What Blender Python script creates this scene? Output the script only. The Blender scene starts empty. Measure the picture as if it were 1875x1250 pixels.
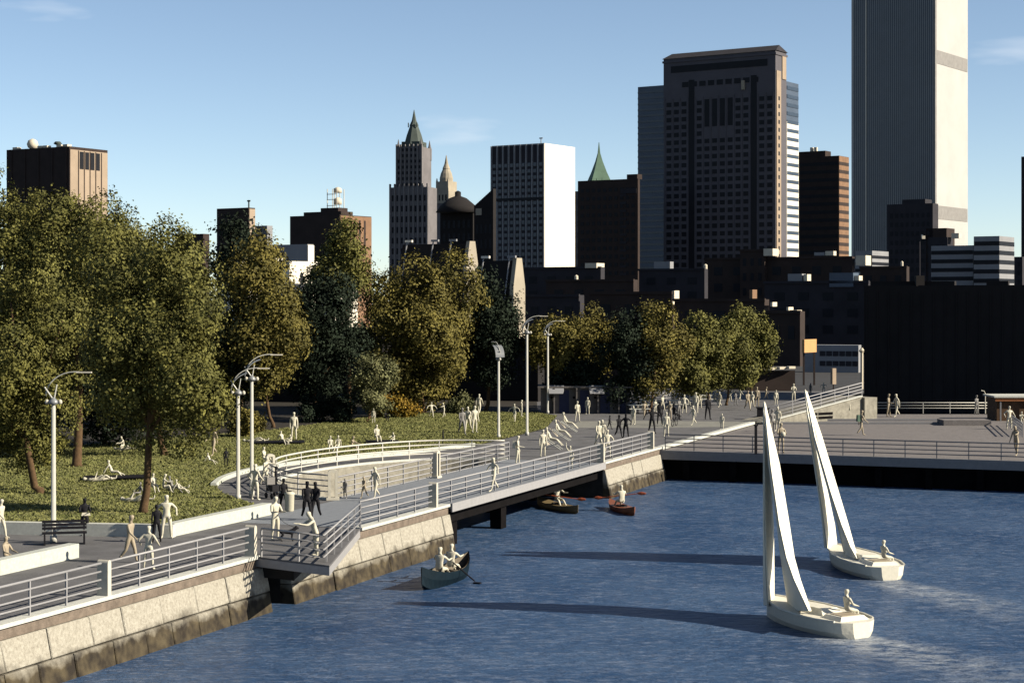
import bpy, bmesh, math, random
import numpy as np
from mathutils import Vector, Matrix
from mathutils.geometry import tessellate_polygon
R = math.radians
random.seed(7)
rng = np.random.default_rng(7)
scene = bpy.context.scene
C = scene.collection

# ---------------------------------------------------------------- camera, sky, sun, exposure
F = 3300.0            # focal length in photo pixels (photo 1875 wide)
H = 9.4               # eye height above the promenade
cam_d = bpy.data.cameras.new('camera')
cam = bpy.data.objects.new('camera', cam_d)
C.objects.link(cam)
cam.location = (0, 0, H)
cam.rotation_euler = (R(90), 0, 0)
cam_d.sensor_width = 36.0
cam_d.lens = F / 1875 * 36
cam_d.shift_y = -70 / 1875
cam_d.clip_start = 1
cam_d.clip_end = 20000
scene.camera = cam

SUN_EL, SUN_AZ = R(29), R(105.5)
world = bpy.data.worlds.new('World')
scene.world = world
world.use_nodes = True
nt = world.node_tree
sky = nt.nodes.new('ShaderNodeTexSky')
sky.sky_type = 'NISHITA'
sky.sun_disc = False
sky.sun_elevation = SUN_EL
sky.sun_rotation = SUN_AZ
sky.altitude = 0
sky.air_density = 0.58
sky.dust_density = 0.25
sky.ozone_density = 1.6
bg = nt.nodes['Background']
bg.inputs[1].default_value = 0.060
# thin high cloud drifting over the whole sky
tc = nt.nodes.new('ShaderNodeTexCoord')
mp = nt.nodes.new('ShaderNodeMapping')
mp.inputs['Scale'].default_value = (5.0, 5.0, 22.0)
mp.inputs['Location'].default_value = (1.95, 0.35, -0.02)
nz = nt.nodes.new('ShaderNodeTexNoise')
nz.inputs['Scale'].default_value = 1.0
nz.inputs['Detail'].default_value = 5
rp = nt.nodes.new('ShaderNodeValToRGB')
rp.color_ramp.elements[0].position = 0.655
rp.color_ramp.elements[1].position = 0.86
rp.color_ramp.elements[0].color = (0, 0, 0, 1)
rp.color_ramp.elements[1].color = (0.8, 0.8, 0.8, 1)
mx = nt.nodes.new('ShaderNodeMix')
mx.data_type = 'RGBA'
mx.inputs['B'].default_value = (6.3, 6.6, 7.0, 1)
nt.links.new(tc.outputs['Generated'], mp.inputs[0])
nt.links.new(mp.outputs[0], nz.inputs['Vector'])
nt.links.new(nz.outputs[0], rp.inputs[0])
nt.links.new(rp.outputs[0], mx.inputs['Factor'])
tint = nt.nodes.new('ShaderNodeMix'); tint.data_type = 'RGBA'; tint.blend_type = 'MULTIPLY'
tint.inputs['Factor'].default_value = 1.0
tint.inputs['B'].default_value = (1.15, 1.07, 0.95, 1)
nt.links.new(sky.outputs[0], tint.inputs['A'])
nt.links.new(tint.outputs['Result'], mx.inputs['A'])
nt.links.new(mx.outputs['Result'], bg.inputs[0])

sun_d = bpy.data.lights.new('sun', 'SUN')
sun_d.energy = 5.0
sun_d.angle = R(0.5)
sun_d.color = (1.0, 0.89, 0.71)
sun = bpy.data.objects.new('sun', sun_d)
C.objects.link(sun)
sd = Vector((math.sin(SUN_AZ) * math.cos(SUN_EL), math.cos(SUN_AZ) * math.cos(SUN_EL), math.sin(SUN_EL)))
sun.rotation_euler = sd.to_track_quat('Z', 'Y').to_euler()
scene.view_settings.view_transform = 'Standard'
scene.view_settings.look = 'None'
scene.view_settings.gamma = 1
scene.view_settings.exposure = 1.38
scene.view_settings.use_curve_mapping = False
scene.cycles.max_bounces = 5

# ---------------------------------------------------------------- helpers
A0 = np.array([-14.94, 52.58])
EV = np.array([0.354, 0.935]); EV = EV / np.linalg.norm(EV)
NV = np.array([-EV[1], EV[0]])
ZW = -2.1             # water level
def st(s, t, z=0.0):
    p = A0 + s * EV + t * NV
    return (p[0], p[1], z)
def W(px, py, z=0.0):
    Y = F * (H - z) / (py - 555.0)
    return ((px - 937.5) / F * Y, Y, z)
def at(px, py, Y):
    return ((px - 937.5) / F * Y, Y, H - (py - 555) * Y / F)
def ZT(py, D):
    return H + (555 - py) * D / F

MATS = {}
def mat(name, col, rough=0.85, var=0.18, scale=2.0, bump=0.0, bscale=20.0, spec=0.25, metal=0.0, island=0.0, col2=None):
    if not island:
        col = tuple(c * 0.78 for c in col); col2 = col2 and tuple(c * 0.78 for c in col2)
    m = bpy.data.materials.new(name)
    m.use_nodes = True
    n = m.node_tree.nodes; l = m.node_tree.links
    b = n['Principled BSDF']
    b.inputs['Roughness'].default_value = rough
    b.inputs['Specular IOR Level'].default_value = spec
    b.inputs['Metallic'].default_value = metal
    g = n.new('ShaderNodeNewGeometry')
    t = n.new('ShaderNodeTexNoise')
    t.inputs['Scale'].default_value = scale
    t.inputs['Detail'].default_value = 6
    t.inputs['Roughness'].default_value = 0.65
    l.new(g.outputs['Position'], t.inputs['Vector'])
    r = n.new('ShaderNodeMapRange')
    r.inputs['From Min'].default_value = 0.3
    r.inputs['From Max'].default_value = 0.7
    l.new(t.outputs[0], r.inputs['Value'])
    mixn = n.new('ShaderNodeMix'); mixn.data_type = 'RGBA'
    c2 = col2 or tuple(min(1, c * (1 + var)) for c in col)
    c1 = col if col2 else tuple(c * (1 - var) for c in col)
    mixn.inputs['A'].default_value = (*c1, 1)
    mixn.inputs['B'].default_value = (*c2, 1)
    l.new(r.outputs[0], mixn.inputs['Factor'])
    out = mixn.outputs['Result']
    if island:
        hs = n.new('ShaderNodeHueSaturation')
        mr = n.new('ShaderNodeMapRange')
        mr.inputs['To Min'].default_value = 1 - island
        mr.inputs['To Max'].default_value = 1 + island
        l.new(g.outputs['Random Per Island'], mr.inputs['Value'])
        l.new(mr.outputs[0], hs.inputs['Value'])
        l.new(out, hs.inputs['Color'])
        out = hs.outputs[0]
    l.new(out, b.inputs['Base Color'])
    if bump:
        t2 = n.new('ShaderNodeTexNoise')
        t2.inputs['Scale'].default_value = bscale
        t2.inputs['Detail'].default_value = 4
        l.new(g.outputs['Position'], t2.inputs['Vector'])
        bp = n.new('ShaderNodeBump')
        bp.inputs['Strength'].default_value = bump
        bp.inputs['Distance'].default_value = 0.05
        l.new(t2.outputs[0], bp.inputs['Height'])
        l.new(bp.outputs[0], b.inputs['Normal'])
    MATS[name] = m
    return m

class MB:
    def __init__(self):
        self.v = []; self.f = []
    def add(self, vs, fs):
        o = len(self.v)
        self.v += [tuple(p) for p in vs]
        self.f += [tuple(i + o for i in f) for f in fs]
        return self
    def box(self, c, s, rz=0.0, taper=1.0):
        x, y, z = s[0] / 2, s[1] / 2, s[2] / 2
        ca, sa = math.cos(rz), math.sin(rz)
        vs = []
        for dz, k in ((-z, 1.0), (z, taper)):
            for dx, dy in ((-x, -y), (x, -y), (x, y), (-x, y)):
                dx *= k; dy *= k
                vs.append((c[0] + dx * ca - dy * sa, c[1] + dx * sa + dy * ca, c[2] + dz))
        return self.add(vs, [(3, 2, 1, 0), (4, 5, 6, 7), (0, 1, 5, 4), (1, 2, 6, 5), (2, 3, 7, 6), (3, 0, 4, 7)])
    def prism(self, poly, z0, z1):
        n = len(poly)
        area = sum(poly[i][0] * poly[(i + 1) % n][1] - poly[(i + 1) % n][0] * poly[i][1] for i in range(n))
        if area < 0: poly = poly[::-1]
        vs = [(p[0], p[1], z0) for p in poly] + [(p[0], p[1], (z1 if not callable(z1) else z1(p))) for p in poly]
        tr = tessellate_polygon([[Vector((p[0], p[1], 0)) for p in poly]])
        fs = []
        for a, b, c in tr:
            ar = (poly[b][0]-poly[a][0])*(poly[c][1]-poly[a][1])-(poly[c][0]-poly[a][0])*(poly[b][1]-poly[a][1])
            if ar < 0: a, b, c = c, b, a
            fs.append((a + n, b + n, c + n)); fs.append((c, b, a))
        fs += [(i, (i + 1) % n, (i + 1) % n + n, i + n) for i in range(n)]
        return self.add(vs, fs)
    def sheet(self, poly, z):
        tr = tessellate_polygon([[Vector((p[0], p[1], 0)) for p in poly]])
        fs = []
        for a, b, c in tr:
            ar = (poly[b][0]-poly[a][0])*(poly[c][1]-poly[a][1])-(poly[c][0]-poly[a][0])*(poly[b][1]-poly[a][1])
            fs.append((a, b, c) if ar > 0 else (c, b, a))
        return self.add([(p[0], p[1], z) for p in poly], fs)
    def tube(self, pts, rad, n=6, caps=True):
        pts = [Vector(p) for p in pts]
        if not hasattr(rad, '__len__'): rad = [rad] * len(pts)
        vs, fs = [], []
        for i, p in enumerate(pts):
            d = (pts[min(i + 1, len(pts) - 1)] - pts[max(i - 1, 0)])
            d.normalize()
            up = Vector((0, 0, 1)) if abs(d.z) < 0.95 else Vector((1, 0, 0))
            a = d.cross(up).normalized(); b = a.cross(d)
            for k in range(n):
                w = 2 * math.pi * k / n
                vs.append(p + (a * math.cos(w) + b * math.sin(w)) * rad[i])
        for i in range(len(pts) - 1):
            for k in range(n):
                q = (k + 1) % n
                fs.append((i * n + k, i * n + q, (i + 1) * n + q, (i + 1) * n + k))
        if caps:
            fs.append(tuple(range(n))[::-1]); fs.append(tuple((len(pts) - 1) * n + k for k in range(n)))
        return self.add(vs, fs)
    def lathe(self, c, prof, n=16):
        vs, fs = [], []
        for r, z in prof:
            for k in range(n):
                w = 2 * math.pi * k / n
                vs.append((c[0] + r * math.cos(w), c[1] + r * math.sin(w), c[2] + z))
        for i in range(len(prof) - 1):
            for k in range(n):
                q = (k + 1) % n
                fs.append((i * n + k, i * n + q, (i + 1) * n + q, (i + 1) * n + k))
        fs.append(tuple(range(n))[::-1]); fs.append(tuple((len(prof) - 1) * n + k for k in range(n)))
        return self.add(vs, fs)
    def mesh(self, name, m, smooth=False):
        me = bpy.data.meshes.new(name)
        me.from_pydata(self.v, [], self.f)
        if m is not None: me.materials.append(m)
        if smooth:
            me.polygons.foreach_set('use_smooth', [True] * len(me.polygons))
        me.update()
        return me
    def build(self, name, m, parent=None, smooth=False, **kw):
        return link(name, self.mesh(name, m, smooth), parent, **kw)
def link(name, me, parent=None, label=None, cat=None, group=None, kind=None, loc=None, rz=None):
    o = bpy.data.objects.new(name, me)
    C.objects.link(o)
    if parent is not None: o.parent = parent
    if label: o['label'] = label
    if cat: o['category'] = cat
    if group: o['group'] = group
    if kind: o['kind'] = kind
    if loc is not None: o.location = loc
    if rz is not None: o.rotation_euler = (0, 0, rz)
    return o
def empty(name, label, cat, loc=(0, 0, 0), rz=0.0, group=None):
    return link(name, None, None, label, cat, group, None, loc, rz)
def np_mesh(name, v, f, m, smooth=False):
    k = f.shape[1]
    me = bpy.data.meshes.new(name)
    me.vertices.add(len(v)); me.vertices.foreach_set('co', v.astype(np.float32).ravel())
    me.loops.add(f.size); me.loops.foreach_set('vertex_index', f.astype(np.int32).ravel())
    me.polygons.add(len(f))
    me.polygons.foreach_set('loop_start', np.arange(0, f.size, k, dtype=np.int32))
    me.polygons.foreach_set('loop_total', np.full(len(f), k, dtype=np.int32))
    me.materials.append(m)
    me.update(calc_edges=True); me.validate()
    return me
def smoothline(pts, n=6):
    P = [np.array(p, float) for p in pts]
    P = [2 * P[0] - P[1]] + P + [2 * P[-1] - P[-2]]
    out = []
    for i in range(1, len(P) - 2):
        for k in range(n):
            u = k / n
            a, b, c, d = P[i - 1], P[i], P[i + 1], P[i + 2]
            out.append(0.5 * (2 * b + (c - a) * u + (2 * a - 5 * b + 4 * c - d) * u * u + (3 * b - a - 3 * c + d) * u ** 3))
    out.append(P[-2])
    return out

# ---------------------------------------------------------------- materials
M_pave = mat('paving', (0.092, 0.092, 0.098), 0.9, 0.26, 0.7, 0.3, 25)
M_pale = mat('pale_paving', (0.17, 0.17, 0.155), 0.9, 0.12, 1.5, 0.2, 25)
M_deck = mat('bridge_decking', (0.155, 0.17, 0.195), 0.85, 0.12, 3, 0.2, 30)
M_pierdeck = mat('pier_decking', (0.135, 0.125, 0.125), 0.9, 0.16, 2.5, 0.3, 25)
M_curb = mat('white_kerb', (0.42, 0.43, 0.40), 0.85, 0.12, 6, 0.2, 40)
M_lowwall = mat('white_low_wall', (0.38, 0.40, 0.37), 0.9, 0.14, 8, 0.2, 40)
M_rail = mat('grey_rail_paint', (0.24, 0.24, 0.25), 0.5, 0.08, 4, spec=0.4)
M_railw = mat('white_rail_paint', (0.45, 0.44, 0.40), 0.5, 0.08, 4, spec=0.4)
M_raild = mat('shaded_grey_paint', (0.15, 0.15, 0.16), 0.5, 0.1, 4, spec=0.4)  # darker copy of the rail grey; pier shade put into the colour
M_post = mat('cream_post', (0.42, 0.40, 0.34), 0.8, 0.1, 6)
M_brown = mat('brown_ledge_stone', (0.13, 0.105, 0.085), 0.95, 0.35, 3, 0.4, 20)
M_wetshade = mat('wet_shaded_stone', (0.02, 0.018, 0.016), 0.9, 0.4, 2, 0.4, 20)  # wet stone; also carries the shade of the lookout recess
M_basin = mat('basin_stone', (0.20, 0.19, 0.16), 0.95, 0.3, 2.5, 0.4, 20)
M_black = mat('near_black', (0.005, 0.0045, 0.005), 0.95, 0.3, 2, spec=0.05)  # near-black; shade under the decks is put into this colour
M_white = mat('cream_plastic', (0.44, 0.42, 0.34), 0.6, 0.07, 9, spec=0.3)
M_tan = mat('tan_plastic', (0.26, 0.22, 0.16), 0.6, 0.12, 9, spec=0.3)
M_grey = mat('grey_plastic', (0.15, 0.145, 0.14), 0.6, 0.12, 9, spec=0.3)
M_dark = mat('dark_plastic', (0.010, 0.010, 0.013), 0.65, 0.2, 9, spec=0.08)
M_boat = mat('cream_boat_plastic', (0.56, 0.54, 0.46), 0.5, 0.06, 6, 0.12, 14, spec=0.35)
M_sail = mat('cream_sail', (0.66, 0.64, 0.55), 0.7, 0.05, 2, 0.1, 6)
M_lamp = mat('lamp_pole_paint', (0.36, 0.36, 0.33), 0.5, 0.06, 4, spec=0.4)
M_panel = mat('lamp_panel_grey', (0.16, 0.17, 0.18), 0.35, 0.1, 4, spec=0.5)
M_bark = mat('bark', (0.075, 0.045, 0.022), 0.95, 0.35, 6, 0.5, 30)
M_leafA = mat('olive_leaf', (0.026, 0.029, 0.008), 0.75, 0.3, 0.7, island=0.3, col2=(0.118, 0.113, 0.028), spec=0.15)  # dark-to-light noise puts clump highlights and gap shade into the colour
M_leafB = mat('ochre_leaf', (0.028, 0.027, 0.007), 0.75, 0.3, 0.7, island=0.3, col2=(0.122, 0.103, 0.023), spec=0.15)  # lit clumps and dark gaps are part of this colour too
M_leafC = mat('dark_green_leaf', (0.006, 0.010, 0.007), 0.8, 0.3, 0.7, island=0.5, col2=(0.016, 0.023, 0.014), spec=0.08)  # near-black green; shade behind the lawn is put into this colour
M_leafD = mat('sage_leaf', (0.035, 0.042, 0.02), 0.75, 0.3, 0.7, island=0.3, col2=(0.125, 0.125, 0.055), spec=0.15)  # sage version, light and shade of the clumps in the colour
M_shrub = mat('yellow_shrub_leaf', (0.11, 0.055, 0.008), 0.8, 0.3, 0.8, island=0.5, col2=(0.17, 0.13, 0.02), spec=0.1)
M_grassbase = mat('lawn_soil', (0.10, 0.11, 0.036), 0.95, 0.3, 0.9, 0.6, 18, col2=(0.17, 0.165, 0.065))
M_grass = mat('grass_blades', (0.075, 0.085, 0.028), 0.85, 0.3, 0.6, island=0.15, col2=(0.14, 0.138, 0.052), spec=0.1)
M_canoe = mat('canoe_teal', (0.004, 0.011, 0.018), 0.6, 0.15, 3, spec=0.08)
M_canoe_in = mat('canoe_inside', (0.10, 0.085, 0.065), 0.7, 0.2, 5)
M_kayak = mat('kayak_tan', (0.13, 0.095, 0.045), 0.55, 0.15, 3, spec=0.4)
M_red = mat('kayak_orange', (0.15, 0.045, 0.018), 0.5, 0.15, 3, spec=0.4)
M_paddle = mat('paddle_red', (0.28, 0.06, 0.02), 0.5, 0.1, 3, spec=0.4)

def stone_mat():
    m = mat('granite_block', (0.19, 0.175, 0.145), 0.95, 0.3, 9, 0.5, 26, col2=(0.34, 0.325, 0.28))
    n = m.node_tree.nodes; l = m.node_tree.links
    b = n['Principled BSDF']
    src = b.inputs['Base Color'].links[0].from_socket
    g = n.new('ShaderNodeNewGeometry'); sp = n.new('ShaderNodeSeparateXYZ')
    l.new(g.outputs['Position'], sp.inputs[0])
    t = n.new('ShaderNodeTexNoise'); t.inputs['Scale'].default_value = 1.1; t.inputs['Detail'].default_value = 7
    l.new(g.outputs['Position'], t.inputs['Vector'])
    ma = n.new('ShaderNodeMath'); ma.operation = 'MULTIPLY_ADD'
    ma.inputs[1].default_value = 1.1
    l.new(t.outputs[0], ma.inputs[0]); l.new(sp.outputs['Z'], ma.inputs[2])
    r = n.new('ShaderNodeMapRange')
    r.inputs['From Min'].default_value = -0.62; r.inputs['From Max'].default_value = -1.02
    l.new(ma.outputs[0], r.inputs['Value'])
    t3 = n.new('ShaderNodeTexNoise'); t3.inputs['Scale'].default_value = 2.2
    l.new(g.outputs['Position'], t3.inputs['Vector'])
    cr = n.new('ShaderNodeValToRGB')
    cr.color_ramp.elements[0].color = (0.014, 0.011, 0.008, 1); cr.color_ramp.elements[0].position = 0.35
    cr.color_ramp.elements[1].color = (0.06, 0.048, 0.028, 1); cr.color_ramp.elements[1].position = 0.75
    l.new(t3.outputs[0], cr.inputs[0])
    mm = n.new('ShaderNodeMix'); mm.data_type = 'RGBA'
    l.new(r.outputs[0], mm.inputs['Factor']); l.new(src, mm.inputs['A']); l.new(cr.outputs[0], mm.inputs['B'])
    l.new(mm.outputs['Result'], b.inputs['Base Color'])
    return m
M_stone = stone_mat()

def water_mat(wakes):
    m = bpy.data.materials.new('harbour_water')
    m.use_nodes = True
    n = m.node_tree.nodes; l = m.node_tree.links
    b = n['Principled BSDF']
    b.inputs['Roughness'].default_value = 0.38
    b.inputs['Specular IOR Level'].default_value = 0.13
    g = n.new('ShaderNodeNewGeometry')
    def noise(scale, detail, stretch=None, rot=0.0, rough=0.6):
        t = n.new('ShaderNodeTexNoise'); t.inputs['Scale'].default_value = scale; t.inputs['Detail'].default_value = detail
        t.inputs['Roughness'].default_value = rough
        mpn = n.new('ShaderNodeMapping'); mpn.inputs['Rotation'].default_value = (0, 0, rot)
        mpn.inputs['Scale'].default_value = stretch or (1, 1, 1)
        l.new(g.outputs['Position'], mpn.inputs[0]); l.new(mpn.outputs[0], t.inputs['Vector'])
        return t.outputs[0]
    def rng_(src, a, bb, lo=0.0, hi=1.0):
        r = n.new('ShaderNodeMapRange'); r.inputs['From Min'].default_value = a; r.inputs['From Max'].default_value = bb
        r.inputs['To Min'].default_value = lo; r.inputs['To Max'].default_value = hi
        l.new(src, r.inputs['Value']); return r.outputs[0]
    def mixc(fac, a, bcol):
        mm = n.new('ShaderNodeMix'); mm.data_type = 'RGBA'
        l.new(fac, mm.inputs['Factor'])
        if isinstance(a, tuple): mm.inputs['A'].default_value = (*a, 1)
        else: l.new(a, mm.inputs['A'])
        mm.inputs['B'].default_value = (*bcol, 1)
        return mm.outputs['Result']
    big = rng_(noise(0.16, 5), 0.35, 0.65)
    col = mixc(big, (0.011, 0.032, 0.080), (0.030, 0.058, 0.114))
    rip = rng_(noise(1.6, 5, (1.0, 2.6, 1), R(35), 0.75), 0.50, 0.74)
    col = mixc(rip, col, (0.115, 0.14, 0.195))
    spk = rng_(noise(4.2, 3, (1, 1.6, 1), R(30), 0.8), 0.70, 0.82)
    col = mixc(spk, col, (0.22, 0.24, 0.27))
    # foam trailing behind the two sailing boats
    sepn = n.new('ShaderNodeSeparateXYZ'); l.new(g.outputs['Position'], sepn.inputs[0])
    def math_(op, a, bv):
        q = n.new('ShaderNodeMath'); q.operation = op
        for i, vv in enumerate((a, bv)):
            if isinstance(vv, (int, float)): q.inputs[i].default_value = vv
            else: l.new(vv, q.inputs[i])
        return q.outputs[0]
    foamn = rng_(noise(1.3, 6, (1, 1.8, 1), R(20), 0.8), 0.42, 0.66)
    for (x0, y0, x1, y1, wd) in wakes:
        dx, dy = x1 - x0, y1 - y0; L = math.hypot(dx, dy); dx /= L; dy /= L
        X = math_('SUBTRACT', sepn.outputs['X'], x0); Y = math_('SUBTRACT', sepn.outputs['Y'], y0)
        al = math_('ADD', math_('MULTIPLY', X, dx), math_('MULTIPLY', Y, dy))
        ac = math_('ABSOLUTE', math_('SUBTRACT', math_('MULTIPLY', X, dy), math_('MULTIPLY', Y, dx)), 0.0)
        wid = math_('ADD', math_('MULTIPLY', math_('MAXIMUM', al, 0.0), 0.16), wd)
        cross = rng_(math_('DIVIDE', ac, wid), 1.0, 0.35)
        along = math_('MULTIPLY', rng_(al, -1.0, 0.6), rng_(al, L, L * 0.25))
        fac = math_('MULTIPLY', math_('MULTIPLY', cross, along), foamn)
        col = mixc(math_('MULTIPLY', fac, 0.85), col, (0.28, 0.30, 0.32))
    l.new(col, b.inputs['Base Color'])
    h1 = noise(1.3, 4, (1.0, 2.4, 1), R(35)); h2 = noise(5.0, 3, (1.0, 2.0, 1), R(20))
    hh = math_('ADD', math_('MULTIPLY', h1, 1.0), math_('MULTIPLY', h2, 0.35))
    bp = n.new('ShaderNodeBump'); bp.inputs['Strength'].default_value = 0.75; bp.inputs['Distance'].default_value = 0.22
    l.new(hh, bp.inputs['Height']); l.new(bp.outputs[0], b.inputs['Normal'])
    return m

# ---------------------------------------------------------------- setting: water, ground, lawn
wk = []
for a, b, wd in (((1560, 1165), (1990, 1285), 1.5), ((1610, 1062), (1960, 1150), 1.2), ((1420, 1130), (1650, 1205), 1.2)):
    p = W(*a, ZW); q = W(*b, ZW); wk.append((p[0], p[1], q[0], q[1], wd))
M_water = water_mat(wk)
m = MB(); m.sheet([(-300, -40), (600, -40), (600, 400), (-300, 400)], ZW)
m.build('water', M_water, kind='structure')
m = MB(); m.sheet([(-6000, -600), (6000, -600), (6000, 16000), (-6000, 16000)], -4.0)
m.build('harbour_bed', M_wetshade, kind='structure')

BAS = [(33.8, 6.0), (35.0, 8.8), (38.6, 11.7), (43.0, 13.2), (48.0, 13.3), (52.5, 12.2), (56.0, 9.8), (57.3, 6.0)]
BASs = smoothline(BAS, 6)
gp = [st(-40, 0), st(33.8, 0)] + [st(*q) for q in BASs] + [st(57.3, 0), st(150, 0)]
gp += [(-300, 196), (-300, 14)]
m = MB(); m.sheet([(p[0], p[1]) for p in gp], 0.0)
m.build('promenade', M_pave, kind='structure')

M_street = mat('dark_asphalt', (0.03, 0.03, 0.032), 0.95, 0.2, 0.2)
m = MB(); m.sheet([(-5000, 186), (5000, 186), (6000, 14000), (-6000, 14000)], -0.05)
m.build('street', M_street, kind='structure')
M_shadesoil = mat('shade_dark_soil', (0.018, 0.015, 0.011), 0.95, 0.3, 1.5, 0.5, 15)  # dark ground colour holding the tree shade behind the lawn
m = MB(); m.sheet([W(-700, 800)[:2], W(-700, 900)[:2], W(-350, 862)[:2], W(200, 814)[:2], W(500, 790)[:2], W(690, 764)[:2], W(840, 756)[:2], W(985, 759)[:2], (2.5, 186), (-150, 186)], 0.03)
m.build('shade_ground', M_shadesoil, kind='structure')
# lawn behind the low walls
outer = [(37.0, 14.2), (40.5, 15.6), (45, 16.5), (50, 16.2), (55, 14.8), (60, 13.0), (66, 11.6)]
OUTs = smoothline(outer, 5)
lawn = [st(19.2, 6.15), st(27.2, 6.1), st(30.5, 8.5), st(34.5, 12.5)] + [st(*q) for q in OUTs]
lawn += [W(1000, 785), W(1020, 762), W(985, 757), W(840, 754), W(690, 762), W(500, 788), W(200, 812), W(-350, 860), W(-350, 962), W(0, 962)]
m = MB(); m.sheet([(p[0], p[1]) for p in lawn], 0.06)
m.build('lawn', M_grassbase, kind='structure')
# grass blades on the lawn
poly = np.array([(p[0], p[1]) for p in lawn])
def inside(P, poly):
    r = np.zeros(len(P), bool); j = len(poly) - 1
    for i in range(len(poly)):
        xi, yi = poly[i]; xj, yj = poly[j]
        c = ((yi > P[:, 1]) != (yj > P[:, 1])) & (P[:, 0] < (xj - xi) * (P[:, 1] - yi) / (yj - yi + 1e-9) + xi)
        r ^= c; j = i
    return r
P = np.column_stack([rng.uniform(-45, 6, 330000), rng.uniform(70, 160, 330000)])
P = P[inside(P, poly)]
P = P[(P[:, 0] / P[:, 1] > -0.3)][:130000]
n_ = len(P); ang = rng.uniform(0, 2 * np.pi, n_); hgt = rng.uniform(0.03, 0.11, n_) ; wd = rng.uniform(0.02, 0.07, n_)
lean = rng.normal(0, 0.07, (n_, 2))
v = np.zeros((n_, 3, 3))
v[:, 0, :2] = P + np.column_stack([np.cos(ang), np.sin(ang)]) * wd[:, None]
v[:, 1, :2] = P - np.column_stack([np.cos(ang), np.sin(ang)]) * wd[:, None]
v[:, 2, :2] = P + lean
v[:, :2, 2] = 0.055; v[:, 2, 2] = 0.06 + hgt
link('grass', np_mesh('grass', v.reshape(-1, 3), np.arange(n_ * 3).reshape(-1, 3), M_grass), kind='stuff',
     label='short olive green grass covering the park lawn', cat='grass')

# pale paving strip across the promenade
pl = [W(1040, 783), W(1060, 771), W(1180, 770), W(1374, 772), W(1345, 781), W(1200, 783)]
m = MB(); m.sheet([(p[0], p[1]) for p in pl], 0.004)
m.build('paving_strip', M_pale, kind='structure')

# ---------------------------------------------------------------- sea wall
def stone(s0, s1, z0, z1, t0, t1, parent, j=0.0):
    g = 0.018
    s0 += g; s1 -= g; z0 += g; z1 -= g
    dt = random.uniform(-0.03, 0.03)
    a = [(s0, t1 + dt, z0), (s1, t1 + dt, z0), (s1, t0 + dt, z1), (s0, t0 + dt, z1)]
    back = [(s, 0.25, z) for s, _, z in a]
    e = 0.035
    cs = (s0 + s1) / 2; cz = (z0 + z1) / 2
    fr = []
    for s, t, z in a:
        fr.append((s - math.copysign(e, s - cs), t - 0.04 + random.uniform(-.012, .012), z - math.copysign(e, z - cz)))
    m = MB()
    vs = [st(*q) for q in back] + [st(*q) for q in a] + [st(*q) for q in fr]
    fs = [(8, 9, 10, 11)]
    for k in range(4):
        q = (k + 1) % 4
        fs += [(k, q, q + 4, k + 4), (k + 4, q + 4, q + 8, k + 8)]
    m.add(vs, fs)
    return m.build('stone_block', M_stone, parent)
def seawall(name_label, s0, s1, cap0, cap1):
    root = empty('seawall', name_label, 'wall', st(s0, 0, ZW))
    inv = Matrix.Translation(st(s0, 0, ZW)).inverted()
    kids = []
    def st_(s, t): return st(s, t)[:2]
    kids.append(MB().prism([st_(s0, 0.2), st_(s1, 0.2), st_(s1, 0.8), st_(s0, 0.8)], -3.2, -0.02).build('core', M_wetshade, root))
    kids.append(MB().prism([st_(cap0, -0.14), st_(cap1, -0.14), st_(cap1, 0.32), st_(cap0, 0.32)], -0.075, 0.05).build('cap', M_curb, root))
    kids.append(MB().prism([st_(s0, -0.03), st_(s1, -0.03), st_(s1, 0.21), st_(s0, 0.21)], -0.42, -0.077).build('ledge', M_brown, root))
    s = s0
    while s < s1 - 0.1:
        e = min(s1, s + random.uniform(1.7, 2.4))
        if s1 - e < 0.8: e = s1
        kids.append(stone(s, e, -1.36, -0.42, -0.08, -0.26, root)); s = e
    s = s0
    while s < s1 - 0.1:
        e = min(s1, s + random.uniform(1.4, 2.3))
        if s1 - e < 0.7: e = s1
        kids.append(stone(s, e, -2.6, -1.36, -0.29, -0.5, root)); s = e
    for k in kids: k.matrix_parent_inverse = inv
    return root
seawall('long granite sea wall with pale cap in the left foreground', -14, 15.9, -14, 15.4)
seawall('granite sea wall between the triangular lookout and the footbridge', 17.6, 33.7, 24.2, 33.7)
seawall('short granite sea wall at the far end of the footbridge', 57.4, 69.4, 57.4, 69.4)
# recess beneath the lookout, its shade put into the wall colour
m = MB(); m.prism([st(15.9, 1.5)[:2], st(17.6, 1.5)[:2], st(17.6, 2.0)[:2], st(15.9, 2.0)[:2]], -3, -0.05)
m.build('recess_wall', M_wetshade, label='recessed wall coloured dark for shade under the triangular lookout', cat='wall')
# walls of the curved basin
def strip(pts, t_in, z0, z1, m_, name, **kw):
    """closed wall ribbon along a smooth line given in (s,t), thickness inland"""
    m = MB(); n = len(pts)
    P = [np.array(p[:2]) for p in pts]
    L, Rr = [], []
    for i in range(n):
        d = P[min(i + 1, n - 1)] - P[max(i - 1, 0)]; d = d / np.linalg.norm(d)
        nn = np.array([-d[1], d[0]])
        L.append(P[i]); Rr.append(P[i] + nn * t_in)
    vs = []
    for i in range(n):
        vs += [st(*L[i], z0), st(*L[i], z1), st(*Rr[i], z1), st(*Rr[i], z0)]
    fs = []
    for i in range(n - 1):
        a, b = i * 4, i * 4 + 4
        for k in range(4):
            q = (k + 1) % 4
            fs.append((a + k, a + q, b + q, b + k))
    fs += [(3, 2, 1, 0), tuple((n - 1) * 4 + k for k in range(4))]
    m.add(vs, fs)
    bm = bmesh.new(); me = m.mesh(name, m_); bm.from_mesh(me); bmesh.ops.recalc_face_normals(bm, faces=bm.faces); bm.to_mesh(me); bm.free()
    return link(name, me, **kw)
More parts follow.
